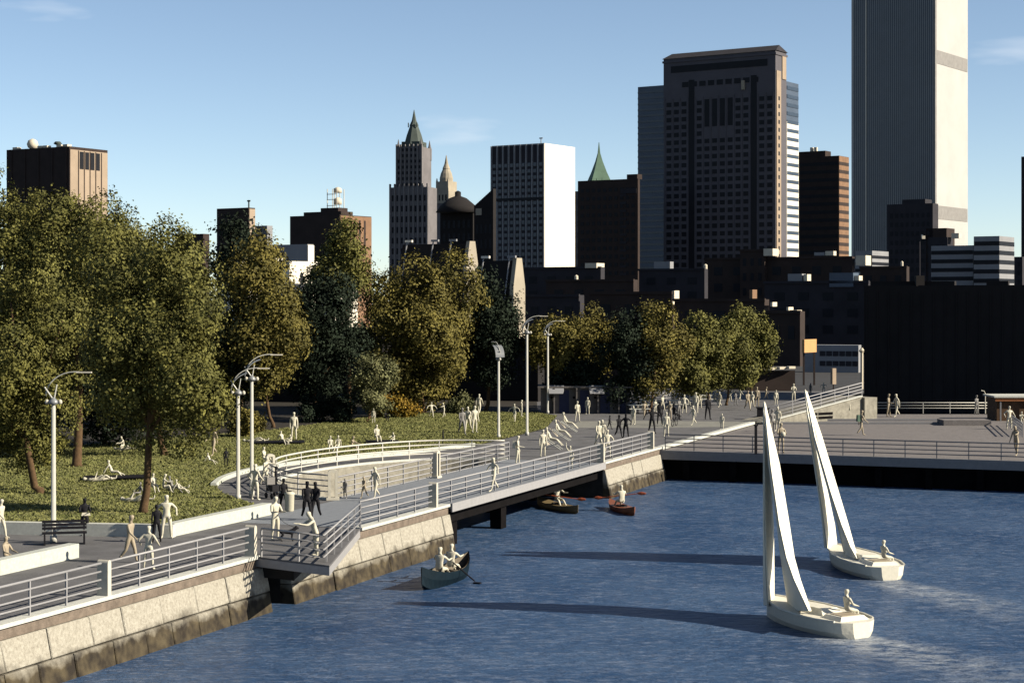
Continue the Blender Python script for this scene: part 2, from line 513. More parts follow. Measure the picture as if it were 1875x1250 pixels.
bw = empty('basin_wall', 'curved stone wall round the small basin behind the footbridge', 'wall')
for i in range(0, len(BASs) - 1, 3):
    seg = BASs[i:i + 4]
    if len(seg) > 1:
        strip(seg, 0.35, -3.0, -0.02, M_basin, 'stone_panel', parent=bw)
strip(BASs, 0.3, -0.015, 0.10, M_curb, 'basin_kerb', label='white kerb along the rim of the curved basin', cat='kerb')
strip(OUTs, 0.3, 0.002, 0.22, M_lowwall, 'lawn_kerb', label='white curved kerb between the lawn and the basin path', cat='kerb')
m = MB(); m.prism([st(57.3, 0)[:2], st(57.3, 6)[:2], st(57.7, 6)[:2], st(57.7, 0.25)[:2]], -3, -0.03); m.build('abutment', M_wetshade, label='dark abutment wall under the far end of the footbridge', cat='wall')
m = MB(); m.prism([st(33.4, 0.25)[:2], st(33.4, 6)[:2], st(33.79, 6)[:2], st(33.79, 0.25)[:2]], -3, -0.03); m.build('abutment', M_wetshade, label='dark abutment wall under the near end of the footbridge', cat='wall')

# low white seat walls
def lowwall(label, a, b, th, h, m_, **kw):
    a = np.array(a[:2]); b = np.array(b[:2]); d = (b - a) / np.linalg.norm(b - a); nn = np.array([-d[1], d[0]]) * th
    root = empty('low_wall', label, 'wall', (a[0], a[1], 0))
    L = np.linalg.norm(b - a); k = max(1, round(L / 2.4))
    for i in range(k):
        p = a + d * (L * i / k + (0.008 if i else 0)); q = a + d * (L * (i + 1) / k)
        o = MB().prism([tuple(p), tuple(q), tuple(q + nn), tuple(p + nn)], 0.0, h).build('wall_block', m_, root)
        o.matrix_parent_inverse = Matrix.Translation((a[0], a[1], 0)).inverted()
    return root
lowwall('low white seat wall edging the lawn beside the walkway', st(19.3, 5.9), st(27.3, 5.8), 0.45, 0.52, M_lowwall)
lowwall('low white seat wall in the left foreground of the walkway', st(-6, 6.0), st(12.8, 6.0), 0.45, 0.52, M_lowwall)
lowwall('low grey wall in shade along the front of the lawn', W(316, 984), W(-300, 972), -0.4, 0.5, M_curb)

# ---------------------------------------------------------------- railings
def posts_along(pts, spacing):
    P = [np.array(p, float) for p in pts]
    seg = [np.linalg.norm(P[i + 1] - P[i]) for i in range(len(P) - 1)]
    L = sum(seg); k = max(1, round(L / spacing)); out = []
    for i in range(k + 1):
        d = L * i / k; j = 0
        while j < len(seg) - 1 and d > seg[j]: d -= seg[j]; j += 1
        u = d / max(seg[j], 1e-6)
        out.append((P[j] * (1 - u) + P[j + 1] * u, P[j + 1] - P[j]))
    return out
stan_me = {}
def railing(label, pts, m_=None, spacing=1.92, h=1.05, nr=4, bigs=(), rr=0.034, ends=(True, True), name='railing'):
    m_ = m_ or M_rail
    base = pts[0]
    root = empty(name, label, 'railing', base)
    P = [tuple(np.array(p) - np.array(base)) for p in pts]
    for k in range(nr):
        hh = h * (1 - k * 0.25)
        MB().tube([(p[0], p[1], p[2] + hh) for p in P], rr if k else rr * 1.25, 6).build('rail', m_, root, smooth=True)
    key = (m_.name, h)
    if key not in stan_me:
        stan_me[key] = MB().box((0, 0, h / 2), (0.055, 0.055, h)).mesh('stanchion', m_)
    pa = posts_along(P, spacing)
    for i, (q, d) in enumerate(pa):
        if (i == 0 and not ends[0]) or (i == len(pa) - 1 and not ends[1]): continue
        link('stanchion', stan_me[key], root, loc=tuple(q), rz=math.atan2(d[1], d[0]))
    return root
def slab_post_mesh():
    m = MB(); n = 7
    prof = [(-0.10, 0), (0.10, 0)] + [(0.10, 1.02)] + [(0.10 * math.cos(a), 1.02 + 0.12 * math.sin(a)) for a in np.linspace(0.3, math.pi - 0.3, n)] + [(-0.10, 1.02)]
    vs = [(x, -0.20, z) for x, z in prof] + [(x, 0.20, z) for x, z in prof]; k = len(prof)
    m.add(vs, [tuple(range(k)), tuple(range(k, 2 * k))[::-1]] + [(i, i + k, (i + 1) % k + k, (i + 1) % k) for i in range(k)])
    return m.mesh('post', M_post)
slab_me = slab_post_mesh()
e_ang = math.atan2(EV[1], EV[0])
for s, lab in ((5.5, 'cream rounded railing post in the left foreground'), (15.1, 'cream rounded railing post beside the triangular lookout'),
               (32.2, 'cream rounded railing post at the near end of the footbridge'), (57.2, 'cream rounded railing post at the far end of the footbridge'),
               (67.6, 'cream rounded railing post at the corner by the pier')):
    link('railing_post', slab_me, None, lab, 'post', 'rounded posts along the sea wall', None, st(s, 0.08, 0.05), e_ang)
E0 = 0.05
railing('grey four-bar railing along the sea wall at the far left', [st(-13.5, 0.08, E0), st(5.3, 0.08, E0)], ends=(True, False))
railing('grey four-bar railing between the first cream post and the lookout', [st(5.7, 0.08, E0), st(14.9, 0.08, E0)], ends=(False, False))
V1, V2, V3 = (15.3, 0.0), (14.2, -3.6), (24.3, 0.0)
railing('grey four-bar railing round the triangular lookout', [st(15.3, -0.25, 0.01), st(14.35, -3.3, 0.01), st(24.2, -0.05, 0.01)], spacing=2.0)
railing('grey four-bar railing on the sea wall before the footbridge', [st(24.4, 0.08, E0), st(32.0, 0.08, E0)], ends=(True, False))
railing('grey four-bar railing on the water side of the footbridge', [st(32.4, 0.08, 0.06), st(57.0, 0.08, 0.06)], ends=(False, False))
railing('grey four-bar railing on the short wall beyond the footbridge', [st(57.4, 0.08, E0), st(67.4, 0.08, E0)], ends=(False, False))
railing('grey four-bar railing on the basin side of the footbridge', [st(33.9, 5.8, 0.03), st(57.0, 5.8, 0.03)], ends=(False, True))
bz = [st(*q, 0.10) for q in smoothline([(33.9, 6.2), (35.0, 9.1), (38.5, 12.0), (39.2, 12.3)], 5)]
railing('dark railing curving from the slotted white post round the near basin end', bz, M_rail)
bz = [st(*q, 0.10) for q in smoothline([(39.4, 12.4), (43.0, 13.45), (48.0, 13.5), (52.5, 12.4), (56.0, 10.0), (57.3, 6.2)], 6)]
railing('white railing curving round the far rim of the basin', bz, M_railw, rr=0.04)
# slotted white pylons where railings meet
def pylon(label, loc, rz):
    r = empty('pylon', label, 'post', loc, rz, 'slotted white posts by the basin')
    for sx in (-0.17, 0.17):
        MB().box((sx, 0, 0.66), (0.13, 0.22, 1.32)).build('leg', M_post, r)
    m = MB(); pr = [(0.235 * math.cos(a), 1.322 + 0.15 * math.sin(a)) for a in np.linspace(0, math.pi, 9)]
    k = len(pr); m.add([(x, -0.11, z) for x, z in pr] + [(x, 0.11, z) for x, z in pr], [tuple(range(k)), tuple(range(k, 2 * k))[::-1]] + [(i, i + k, (i + 1) % k + k, (i + 1) % k) for i in range(k)])
    m.build('cap', M_post, r)
    MB().box((0, 0, 0.06), (0.62, 0.34, 0.12)).build('base', M_post, r)
pylon('slotted white post in front of the curved basin railing', st(33.6, 5.9, 0.012), 0.15)
pylon('slotted white post leaning halfway along the basin side of the footbridge', st(45.3, 5.5, 0.012), 1.2)
pylon('grey slotted post at the leftmost bend of the basin railing', st(39.3, 12.35, 0.11), 0.5)

# triangular lookout
lk = empty('lookout_platform', 'triangular lookout platform jutting over the water from the sea wall', 'platform', st(15.3, 0, 0))
inv = Matrix.Translation(st(15.3, 0, 0)).inverted()
tri = [st(*q)[:2] for q in (V1, V2, V3)]
tri_in = [st(*q)[:2] for q in ((15.6, -0.15), (15.3, -1.6), (19.5, -0.15))]
for o in (MB().prism(tri, -0.36, -0.06).build('slab', M_rail, lk), MB().prism(tri, -0.058, 0.008).build('deck', M_pave, lk),
          MB().prism(tri_in, -0.8, -0.362).build('bracket', M_wetshade, lk)):
    o.matrix_parent_inverse = inv

# footbridge
br = empty('footbridge', 'grey footbridge crossing the mouth of the basin', 'bridge', st(33.7, 0, 0))
inv = Matrix.Translation(st(33.7, 0, 0)).inverted()
def bp(s0, s1, t0, t1, z0, z1, nm, m_):
    o = MB().prism([st(s0, t0)[:2], st(s1, t0)[:2], st(s1, t1)[:2], st(s0, t1)[:2]], z0, z1).build(nm, m_, br); o.matrix_parent_inverse = inv
bp(33.82, 57.28, -0.12, 5.98, -0.2, 0.02, 'deck', M_deck)
bp(33.4, 33.8, 0.33, 5.98, -0.02, 0.012, 'threshold', M_deck)
bp(33.82, 57.28, -0.2, -0.122, -0.34, 0.06, 'edge_beam', M_rail)
bp(33.82, 57.28, 5.985, 6.06, -0.34, 0.05, 'edge_beam', M_rail)
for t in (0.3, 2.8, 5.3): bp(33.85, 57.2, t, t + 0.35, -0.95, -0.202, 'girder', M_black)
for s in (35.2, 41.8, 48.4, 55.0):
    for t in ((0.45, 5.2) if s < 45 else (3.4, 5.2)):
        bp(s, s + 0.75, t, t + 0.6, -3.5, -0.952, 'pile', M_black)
bp(24.3, 33.4, 0.34, 5.7, -0.02, 0.006, 'approach', M_deck)

# ---------------------------------------------------------------- pier on the right
J = np.array(st(69.5, 0)[:2]); U = -NV
pd = [tuple(J), tuple(J + U * 70), tuple(J + U * 70 + EV * 60), (60, 156), (30.2, 156), st(110, 0)[:2]]
ZP = -0.2
pier = empty('pier', 'flat grey pier with dark water-side face on the right', 'pier', (J[0], J[1], ZW))
inv = Matrix.Translation((J[0], J[1], ZW)).inverted()
def pk(o): o.matrix_parent_inverse = inv; return o
pk(MB().prism(pd, -0.5, ZP).build('deck', M_pierdeck, pier))
def up(u, t, z=0):
    p = J + U * u + EV * t
    return (p[0], p[1], z)
pk(MB().prism([up(0.05, -0.25)[:2], up(70, -0.25)[:2], up(70, -0.002)[:2], up(0.05, -0.002)[:2]], -0.75, ZP + 0.03).build('fascia', M_raild, pier))
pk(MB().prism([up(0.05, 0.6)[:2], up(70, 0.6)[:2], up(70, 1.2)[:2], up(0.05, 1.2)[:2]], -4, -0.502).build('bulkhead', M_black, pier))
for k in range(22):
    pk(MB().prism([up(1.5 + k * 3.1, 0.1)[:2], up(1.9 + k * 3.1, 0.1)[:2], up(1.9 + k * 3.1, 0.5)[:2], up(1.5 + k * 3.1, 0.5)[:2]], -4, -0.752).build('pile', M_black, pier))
railing('dark four-bar railing along the front edge of the pier', [up(0.3, 0.15, ZP), up(66, 0.15, ZP)], M_raild, spacing=1.95)
# edging of the promenade above the pier
m = MB(); m.prism([st(69.45, -0.14)[:2], st(96, -0.14)[:2], st(96, 0.3)[:2], st(69.45, 0.3)[:2]], -0.14, 0.05)
m.build('kerb', M_curb, label='pale kerb edging the promenade above the pier deck', cat='kerb')
# low bench-like steps across the pier deck
for y, x0, x1, lab in ((776.5, 1425, 1735, 'front long dark step across the pier deck'), (770.5, 1440, 1735, 'rear long dark step across the pier deck')):
    a = W(x0, y, ZP); b = W(x1, y, ZP)
    m = MB(); m.prism([a[:2], b[:2], (b[0], b[1] + 0.5), (a[0], a[1] + 0.5)], ZP + 0.002, ZP + 0.16)
    m.build('step', M_raild, label=lab, cat='step', group='steps on the pier')
a = W(1728, 779, ZP); b = W(1815, 779, ZP)
m = MB(); m.prism([a[:2], b[:2], (b[0], b[1] + 2.2), (a[0], a[1] + 2.2)], ZP + 0.002, ZP + 0.42)
m.build('bench', M_pierdeck, label='pale grey slab bench on the right half of the pier', cat='bench')
railing('grey railing along the back edge of the pier', [W(1592, 757, ZP), W(1838, 757, ZP)], M_railw, spacing=2.3, h=0.95, nr=3)
# rising ramp with stone side wall
P1 = np.array(W(1398, 777, ZP)[:2]); P2 = np.array(W(1578, 767, ZP)[:2])
d = (P2 - P1) / np.linalg.norm(P2 - P1); nn = np.array([-d[1], d[0]]); LR = np.linalg.norm(P2 - P1)
rz_ = lambda p: ZP + 0.12 + 1.75 * max(0, np.dot(np.array(p) - P1, d)) / LR
ramp = empty('ramp', 'rising ramp with beige stone side wall at the back of the pier', 'ramp', (P1[0], P1[1], ZP))
inv = Matrix.Translation((P1[0], P1[1], ZP)).inverted()
pg = [tuple(P1), tuple(P2), tuple(P2 + nn * 3), tuple(P1 + nn * 3)]
o = MB().prism(pg, ZP, rz_).build('side_wall', M_basin, ramp); o.matrix_parent_inverse = inv
m = MB(); sh = [tuple(P1 - nn * 0.1), tuple(P2 - nn * 0.1), tuple(P2 + nn * 0.25), tuple(P1 + nn * 0.25)]
o = MB().add([(p[0], p[1], rz_(p) + 0.004) for p in sh] + [(p[0], p[1], rz_(p) + 0.09) for p in sh], [(3, 2, 1, 0), (4, 5, 6, 7), (0, 1, 5, 4), (1, 2, 6, 5), (2, 3, 7, 6), (3, 0, 4, 7)]).build('coping', M_curb, ramp); o.matrix_parent_inverse = inv
pe = P2 + d * 0.02
o = MB().prism([tuple(pe - nn * 0.3), tuple(pe + d * 1.5 - nn * 0.3), tuple(pe + d * 1.5 + nn * 3), tuple(pe + nn * 3)], ZP, ZP + 1.78).build('end_block', M_basin, ramp); o.matrix_parent_inverse = inv
for k, u in enumerate((0.50, 0.585, 0.655)):
    for zz in (0.18, 0.5):
        p = P1 + d * LR * u - nn * 0.012
        o = MB().box((p[0], p[1], ZP + zz + 0.12), (0.85 if k else 0.8, 0.05, 0.2), math.atan2(d[1], d[0])).build('vent_slot', M_black, ramp); o.matrix_parent_inverse = inv
railing('grey railing climbing the stone-sided ramp', [(P1[0], P1[1], rz_(P1) + 0.09), (P2[0], P2[1], rz_(P2) + 0.09)], M_rail, spacing=1.6)
m = MB(); pp = W(1384, 831, ZP)
m.box((pp[0], pp[1], ZP + 0.9), (0.16, 0.16, 1.8)).box((pp[0], pp[1], ZP + 1.84), (0.26, 0.26, 0.08)).build('bollard_post', M_dark, label='dark tall post on the front pier railing behind the near sail', cat='post')
m = MB(); pp = W(1397, 772, ZP)
m.box((pp[0], pp[1], ZP + 0.55), (0.9, 0.5, 1.1)).box((pp[0], pp[1], ZP + 1.15), (1.05, 0.62, 0.1)).build('cabinet', M_dark, label='small dark cabinet at the foot of the ramp behind the near sail', cat='cabinet')
# orange roofed kiosk at the right edge
kk = W(1826, 771, ZP); k0 = empty('pier_kiosk', 'brown pier kiosk with orange fascia at the right edge', 'kiosk', kk)
M_or = mat('orange_fascia', (0.20, 0.07, 0.02), 0.7, 0.15, 3); M_kb = mat('brown_kiosk_wall', (0.06, 0.032, 0.015), 0.8, 0.3, 3)
MB().box((3.2, 2.0, 0.95), (6.2, 3.0, 1.9)).build('wall', M_kb, k0)
MB().box((3.2, 1.9, 1.98), (6.8, 3.6, 0.14)).build('roof', M_curb, k0)
MB().box((3.2, 0.25, 1.76), (6.6, 0.12, 0.28)).build('fascia', M_or, k0)
for x in (0.35, 2.4, 4.4): MB().box((x, 0.3, 0.8), (0.12, 0.12, 1.62)).build('column', M_raild, k0)
railing('pale stair railing slanting down beside the kiosk', [W(1846, 779, ZP), tuple(np.array(W(1872, 800, ZP)))], M_rail, spacing=1.0, h=1.0, nr=3)

# ---------------------------------------------------------------- lamps
def lamp(label, base, hgt, rz, arm=True, panel=True, group='tall park lamps with curved arms'):
    r = empty('street_lamp', label, 'lamp', base, rz, group)
    MB().tube([(0, 0, 0), (0, 0, 0.25), (0, 0, 0.26), (0, 0, hgt)], [0.14, 0.14, 0.10, 0.08], 10).build('pole', M_lamp, r, smooth=True)
    MB().lathe((0, 0, hgt), [(0.07, 0), (0.20, 0.05), (0.20, 0.14), (0.08, 0.26), (0.02, 0.3)], 12).build('collar', M_panel, r, smooth=True)
    for x in (-0.26, 0.26):
        MB().lathe((x, 0, hgt + 0.12), [(0.02, -0.1), (0.07, -0.07), (0.09, 0), (0.06, 0.07), (0.02, 0.1)], 10).build('bulb', M_post, r, smooth=True)
    MB().tube([(0.06, 0, hgt + 0.1), (-0.35, 0, hgt + 0.7)], 0.035, 6).build('strut', M_lamp, r)
    MB().tube([(0, 0, hgt + 0.1), (0.12, 0.05, hgt + 0.8)], 0.03, 6).build('strut', M_lamp, r)
    if arm:
        pts = [(-0.3 + 1.15 * (1 - math.cos(a)), 0, hgt + 0.35 + 0.95 * math.sin(a)) for a in np.linspace(0, math.pi * 0.5, 9)]
        am = MB().tube(pts + [(1.3, 0, hgt + 1.27)], 0.026, 6).build('arm', M_lamp, r, smooth=True)
        MB().box((1.2, 0, hgt + 1.28), (0.6, 0.14, 0.05)).build('luminaire', M_post, am)
    if panel:
        m = MB(); n = 8
        pr = [(-0.35 + 1.0 * (1 - math.cos(a)), hgt + 0.25 + 0.85 * math.sin(a)) for a in np.linspace(0, math.pi * 0.42, n)]
        vs = []
        for x, z in pr: vs += [(x, -0.32, z), (x, 0.32, z), (x + 0.03, 0.32, z - 0.03), (x + 0.03, -0.32, z - 0.03)]
        fs = []
        for i in range(n - 1):
            for k in range(4): fs.append((i * 4 + k, i * 4 + (k + 1) % 4, i * 4 + 4 + (k + 1) % 4, i * 4 + 4 + k))
        fs += [(3, 2, 1, 0), tuple((n - 1) * 4 + k for k in range(4))]
        m.add(vs, fs).build('panel', M_panel, r, smooth=False)
    return r
lamp('tall pale lamp post half hidden by the leftmost tree', W(98, 992), 5.4, 0.0, panel=False)
lamp('left lamp of the pair beside the basin path', W(436, 915), 5.0, math.pi * 0.05)
lamp('right lamp of the pair beside the basin path', W(461, 908), 5.6, 0.2)
lamp('shortest of the three lamps on the right of the lawn', W(913, 802), 5.4, 1.9)
lamp('middle and tallest of the three lamps on the right of the lawn', W(965, 797), 7.2, 0.1)
lamp('lamp nearest the blue-doored building', W(1003, 757), 6.6, 0.15)
q = W(1804, 757, ZP)
r = empty('street_lamp', 'small hooked lamp behind the back railing of the pier', 'lamp', q)
MB().tube([(0, 0, 0), (0, 0, 1.75), (-0.1, 0, 1.95), (-0.35, 0, 2.0)], [0.06, 0.045, 0.04, 0.05], 8).build('pole', M_post, r)

# ---------------------------------------------------------------- trees
def crown_mesh(center, rad, n, leaf, seed, m_, nl=16, low=0.0):
    g = np.random.default_rng(seed)
    rx, ry, rz = rad
    # lobes scattered on the envelope
    dirs = g.normal(size=(nl, 3)); dirs /= np.linalg.norm(dirs, axis=1)[:, None]
    dirs[:, 2] = np.clip(dirs[:, 2], -0.85, 1)
    lc = dirs * np.array([rx, ry, rz]) * g.uniform(0.42, 0.82, (nl, 1))
    lr = g.uniform(0.19, 0.34, nl) * (rx + rz) / 2
    lc = np.vstack([lc, [[0, 0, 0]]]); lr = np.append(lr, 0.5 * min(rx, rz))
    per = 18
    n = int(n * 1.35); leaf = leaf * 0.95
    nc = n // per
    w = lr ** 2; w /= w.sum()
    li = g.choice(nl + 1, nc, p=w)
    dd = g.normal(size=(nc, 3)); dd /= np.linalg.norm(dd, axis=1)[:, None]
    rr_ = lr[li] * g.uniform(0.80, 1.05, nc)
    cc = lc[li] + dd * rr_[:, None] * np.array([1, 1, 1.05])
    # hollows in the canopy where branches part
    vd = g.normal(size=(11, 3)); vd /= np.linalg.norm(vd, axis=1)[:, None]
    vc = vd * np.array([rx, ry, rz]) * 0.80; vr = g.uniform(0.14, 0.27, 11) * (rx + rz) / 2
    dist = np.linalg.norm(cc[:, None, :] - vc[None], axis=2)
    keep = ~((dist < vr[None]).any(axis=1)) | (li == nl) | (g.random(nc) < 0.06)
    cc = cc[keep]; dd = dd[keep]; nc = len(cc)
    pos = np.repeat(cc, per, axis=0) + g.normal(0, leaf * 1.1, (nc * per, 3))
    out = np.repeat(dd, per, axis=0)
    nrm = out * 1.25 + g.normal(0, 0.55, pos.shape) + np.array([0, 0, 0.1])
    nrm /= np.linalg.norm(nrm, axis=1)[:, None]
    a = np.cross(nrm, g.normal(size=pos.shape)); a /= np.linalg.norm(a, axis=1)[:, None]
    b = np.cross(nrm, a)
    s = (leaf * g.uniform(0.6, 1.25, len(pos)))[:, None]
    v = np.stack([pos - a * s * 0.5, pos - b * s * 0.34 + nrm * s * 0.08, pos + a * s * 0.5, pos + b * s * 0.34 + nrm * s * 0.08], 1)
    v += np.array(center)
    return np_mesh('crown', v.reshape(-1, 3), np.arange(len(pos) * 4).reshape(-1, 4), m_), lc + np.array(center)
TR = []
def tree(label, px, py, cx, ytop, ybot, wpx, m_, leaf=0.2, n=26000, seed=1, cat='tree', group=None, tr=0.2, ry=0.9, nl=36, dz=0.0):
    x, y, _ = W(px, py)
    k = y / F
    top = ZT(ytop, y); bot = ZT(ybot, y)
    r = empty('tree', label, cat, (x, y, 0), 0, group)
    c = ((cx - px) * k, 0, (top + bot) / 2)
    rx = wpx * k / 2 * 1.04; rz = (top - bot) / 2 * 1.10
    me, lc = crown_mesh(c, (rx, rx * ry, rz), n, leaf, seed, m_, nl)
    link('crown', me, r)
    m = MB(); g = random.Random(seed)
    mid = Vector((c[0] * 0.6, 0, bot + (top - bot) * 0.25))
    m.tube([(0, 0, -0.1), (0.02, 0, 0.25), (c[0] * 0.2 + 0.05, 0, bot * 0.55), mid, (c[0], 0, bot + (top - bot) * 0.75)], [tr * 1.5, tr, tr * 0.85, tr * 0.7, tr * 0.18], 8)
    m.build('trunk', M_bark, r, smooth=True)
    for i in range(7):
        e = Vector(lc[g.randrange(len(lc) - 1)])
        s_ = Vector((c[0] * 0.4, 0, bot * 0.75 + g.random() * (top - bot) * 0.3))
        s_ = Vector((mid.x * g.uniform(0.6, 1), 0, max(0.5, mid.z * g.uniform(0.75, 1.05))))
        MB().tube([s_, s_.lerp(e, 0.5) + Vector((0, 0, 0.15)), e], [tr * 0.45, tr * 0.3, tr * 0.08], 6).build('limb', M_bark, r, smooth=True)
    return r
G1 = 'large trees over the lawn'
tree('big olive tree in the front middle with bare leaning trunk', 262, 940, 285, 400, 862, 280, M_leafA, 0.17, 52000, 11, group=G1, tr=0.2)
tree('olive tree at the left edge behind the lamp post', 72, 905, 20, 445, 880, 290, M_leafA, 0.17, 46000, 12, group=G1, tr=0.22)
tree('tallest olive tree rising behind at the upper left', 140, 855, 150, 292, 740, 275, M_leafA, 0.2, 52000, 13, group=G1, tr=0.28)
tree('tall olive tree cut off by the left edge of the picture', -30, 850, -5, 300, 780, 265, M_leafA, 0.2, 36000, 14, group=G1, tr=0.28)
tree('olive tree just behind the big front tree', 300, 835, 265, 372, 790, 240, M_leafA, 0.2, 34000, 15, group=G1, tr=0.22)
tree('ochre olive tree behind the pair of lamps with thin trunk', 500, 783, 462, 440, 745, 195, M_leafB, 0.26, 30000, 16, group=G1, tr=0.14)
tree('sparse tree with pale buildings glinting through its leaves', 440, 775, 430, 398, 560, 130, M_leafC, 0.3, 4200, 17, group=G1, tr=0.2)
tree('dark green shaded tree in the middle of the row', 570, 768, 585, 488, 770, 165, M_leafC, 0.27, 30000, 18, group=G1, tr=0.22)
tree('dark topped tree in front of the brown brick building', 640, 762, 625, 412, 560, 120, M_leafA, 0.3, 9000, 19, group=G1, tr=0.2)
tree('broad ochre tree in the centre of the park', 775, 757, 765, 455, 745, 250, M_leafB, 0.28, 42000, 20, group=G1, tr=0.24)
tree('dark green tree right of the broad ochre tree', 890, 752, 902, 490, 730, 105, M_leafC, 0.28, 20000, 21, group=G1, tr=0.2)
tree('small sage green tree standing on the lawn', 672, 774, 686, 645, 760, 85, M_leafD, 0.2, 11000, 22, group=G1, tr=0.12)
tree('dark tree mass added to darken the back of the lawn at left', 190, 815, 195, 560, 800, 330, M_leafC, 0.26, 26000, 23, group=G1, tr=0.2)  # near-black crowns added to stand in for shade behind the lawn
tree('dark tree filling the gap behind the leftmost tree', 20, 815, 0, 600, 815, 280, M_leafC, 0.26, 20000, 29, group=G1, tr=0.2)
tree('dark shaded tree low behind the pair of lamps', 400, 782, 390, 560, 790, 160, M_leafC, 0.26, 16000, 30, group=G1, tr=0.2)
G2 = 'row of trees along the promenade'
row = [(1010, 752, 1010, 560, 690, 95, M_leafB, 'leftmost ochre tree of the promenade row'), (1085, 750, 1080, 565, 700, 100, M_leafB, 'second tree from the left in the promenade row'),
       (1050, 753, 1055, 655, 742, 100, M_leafC, 'low dark green tree in front of the blue-doored building'),
       (1140, 756, 1145, 570, 745, 90, M_leafC, 'dark green tree beside the blue-doored building'), (1188, 756, 1205, 558, 735, 105, M_leafB, 'olive tree of the promenade row with pale trunk by the tables'),
       (1250, 748, 1255, 572, 735, 90, M_leafA, 'fifth tree of the promenade row above the crowd'), (1295, 745, 1300, 566, 720, 85, M_leafA, 'third tree from the right end of the promenade row'),
       (1330, 742, 1340, 562, 715, 90, M_leafA, 'second tree from the right end of the promenade row'), (1375, 736, 1375, 568, 705, 80, M_leafA, 'rightmost tree of the promenade row')]
for i, (px, py, cx, yt, yb, w, mm, lab) in enumerate(row):
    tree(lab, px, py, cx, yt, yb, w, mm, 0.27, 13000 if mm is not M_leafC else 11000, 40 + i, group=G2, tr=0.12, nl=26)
def shrub(label, px, py, wpx, hpx, m_, n, seed):
    x, y, _ = W(px, py); k = y / F; w = wpx * k; h = hpx * k
    r = empty('shrub', label, 'shrub', (x, y, 0), 0, 'shrubs along the back of the lawn')
    me, lc = crown_mesh((0, 0, h * 0.5), (w / 2, w / 2.5, h / 2), n, 0.2, seed, m_, 12)
    link('foliage', me, r)
    MB().tube([(0, 0, -0.05), (0, 0, h * 0.5)], [0.06, 0.03], 6).build('stem', M_bark, r)
shrub('bright yellow orange shrub left of the centre tree', 722, 764, 95, 34, M_shrub, 7000, 61)
shrub('yellow shrub right of the centre tree', 845, 757, 60, 30, M_leafD, 4500, 62)
shrub('ochre shrub behind the pair of lamps', 440, 800, 65, 45, M_leafB, 5000, 63)
shrub('small round ochre shrub right of the paired lamps', 470, 792, 40, 28, M_leafB, 2500, 64)
shrub('dark low hedge at the back of the lawn on the left', 60, 838, 160, 50, M_leafC, 6000, 65)  # added dark mass, shade in the leaf colour
shrub('dark hedge below the shaded trees in the middle', 590, 772, 190, 48, M_leafC, 8000, 66)

# ---------------------------------------------------------------- city behind the park
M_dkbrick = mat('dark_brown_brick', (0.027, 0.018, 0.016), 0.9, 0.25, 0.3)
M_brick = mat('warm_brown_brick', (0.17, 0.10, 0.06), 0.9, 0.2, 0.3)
M_tanst = mat('sunlit_tan_facade', (0.26, 0.205, 0.155), 0.9, 0.12, 0.2)  # lighter tone for sunlit faces, sunlight in the colour
M_navy = mat('slate_wall', (0.021, 0.020, 0.026), 0.9, 0.25, 0.2)
M_glass = mat('dark_window_glass', (0.008, 0.009, 0.013), 0.5, 0.2, 0.2, spec=0.12)
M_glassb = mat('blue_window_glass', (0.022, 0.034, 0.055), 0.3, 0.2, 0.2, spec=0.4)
M_gran = mat('mauve_granite_facade', (0.075, 0.072, 0.085), 0.9, 0.12, 0.1)
M_alum = mat('aluminium_facade', (0.36, 0.355, 0.345), 0.6, 0.07, 0.05)
M_alband = mat('dark_louvre_band', (0.19, 0.185, 0.18), 0.7, 0.15, 0.3)
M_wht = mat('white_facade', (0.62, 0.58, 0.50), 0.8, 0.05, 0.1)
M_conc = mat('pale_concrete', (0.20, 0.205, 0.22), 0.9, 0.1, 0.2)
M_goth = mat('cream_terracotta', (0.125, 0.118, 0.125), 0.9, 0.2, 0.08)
M_gothlit = mat('sunlit_stone', (0.27, 0.24, 0.19), 0.9, 0.15, 0.1)  # lighter copy of the tower stone, sunlight put into its colour
M_gothp = mat('pale_terracotta_pier', (0.155, 0.148, 0.15), 0.9, 0.2, 0.1)
M_copper = mat('green_copper', (0.075, 0.13, 0.095), 0.8, 0.2, 0.1)
M_dkcopper = mat('dark_copper_roof', (0.05, 0.065, 0.06), 0.8, 0.2, 0.1)
M_blue = mat('blue_glass_wall', (0.045, 0.065, 0.10), 0.45, 0.15, 0.1, spec=0.35)
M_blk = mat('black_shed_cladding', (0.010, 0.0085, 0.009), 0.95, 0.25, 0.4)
M_tank = mat('rooftop_white', (0.50, 0.45, 0.36), 0.8, 0.1, 1)
M_sign = mat('orange_billboard', (0.42, 0.24, 0.10), 0.8, 0.06, 1)
PHI = 33
class Bld: pass
def bld(label, x0, x1, x2, ytop, D, m_, name='building', phi=PHI, zb=-0.3, group=None, roof=None):
    f = R(phi); k0, k1, k2 = [(x - 937.5) / F for x in (x0, x1, x2)]
    c = (k1 * D, D)
    a = (c[0] - k0 * D) / (math.cos(f) + math.sin(f) * k0)
    den = math.sin(f) - math.cos(f) * k2
    b = (k2 * D - c[0]) / den if (x2 > x1 and den > 0.02) else 0.6 * a
    b = min(b, 6 * a + 30)
    h = ZT(ytop, D)
    o = Bld(); o.a, o.b, o.h = a, max(b, 2.0), h; o.D = D
    o.root = empty(name, label, 'building', (c[0], c[1], 0), -f, group)
    MB().box((-a / 2, o.b / 2, (h + zb) / 2), (a, o.b, h - zb)).build('wall', m_, o.root)
    o.px = D / F
    return o
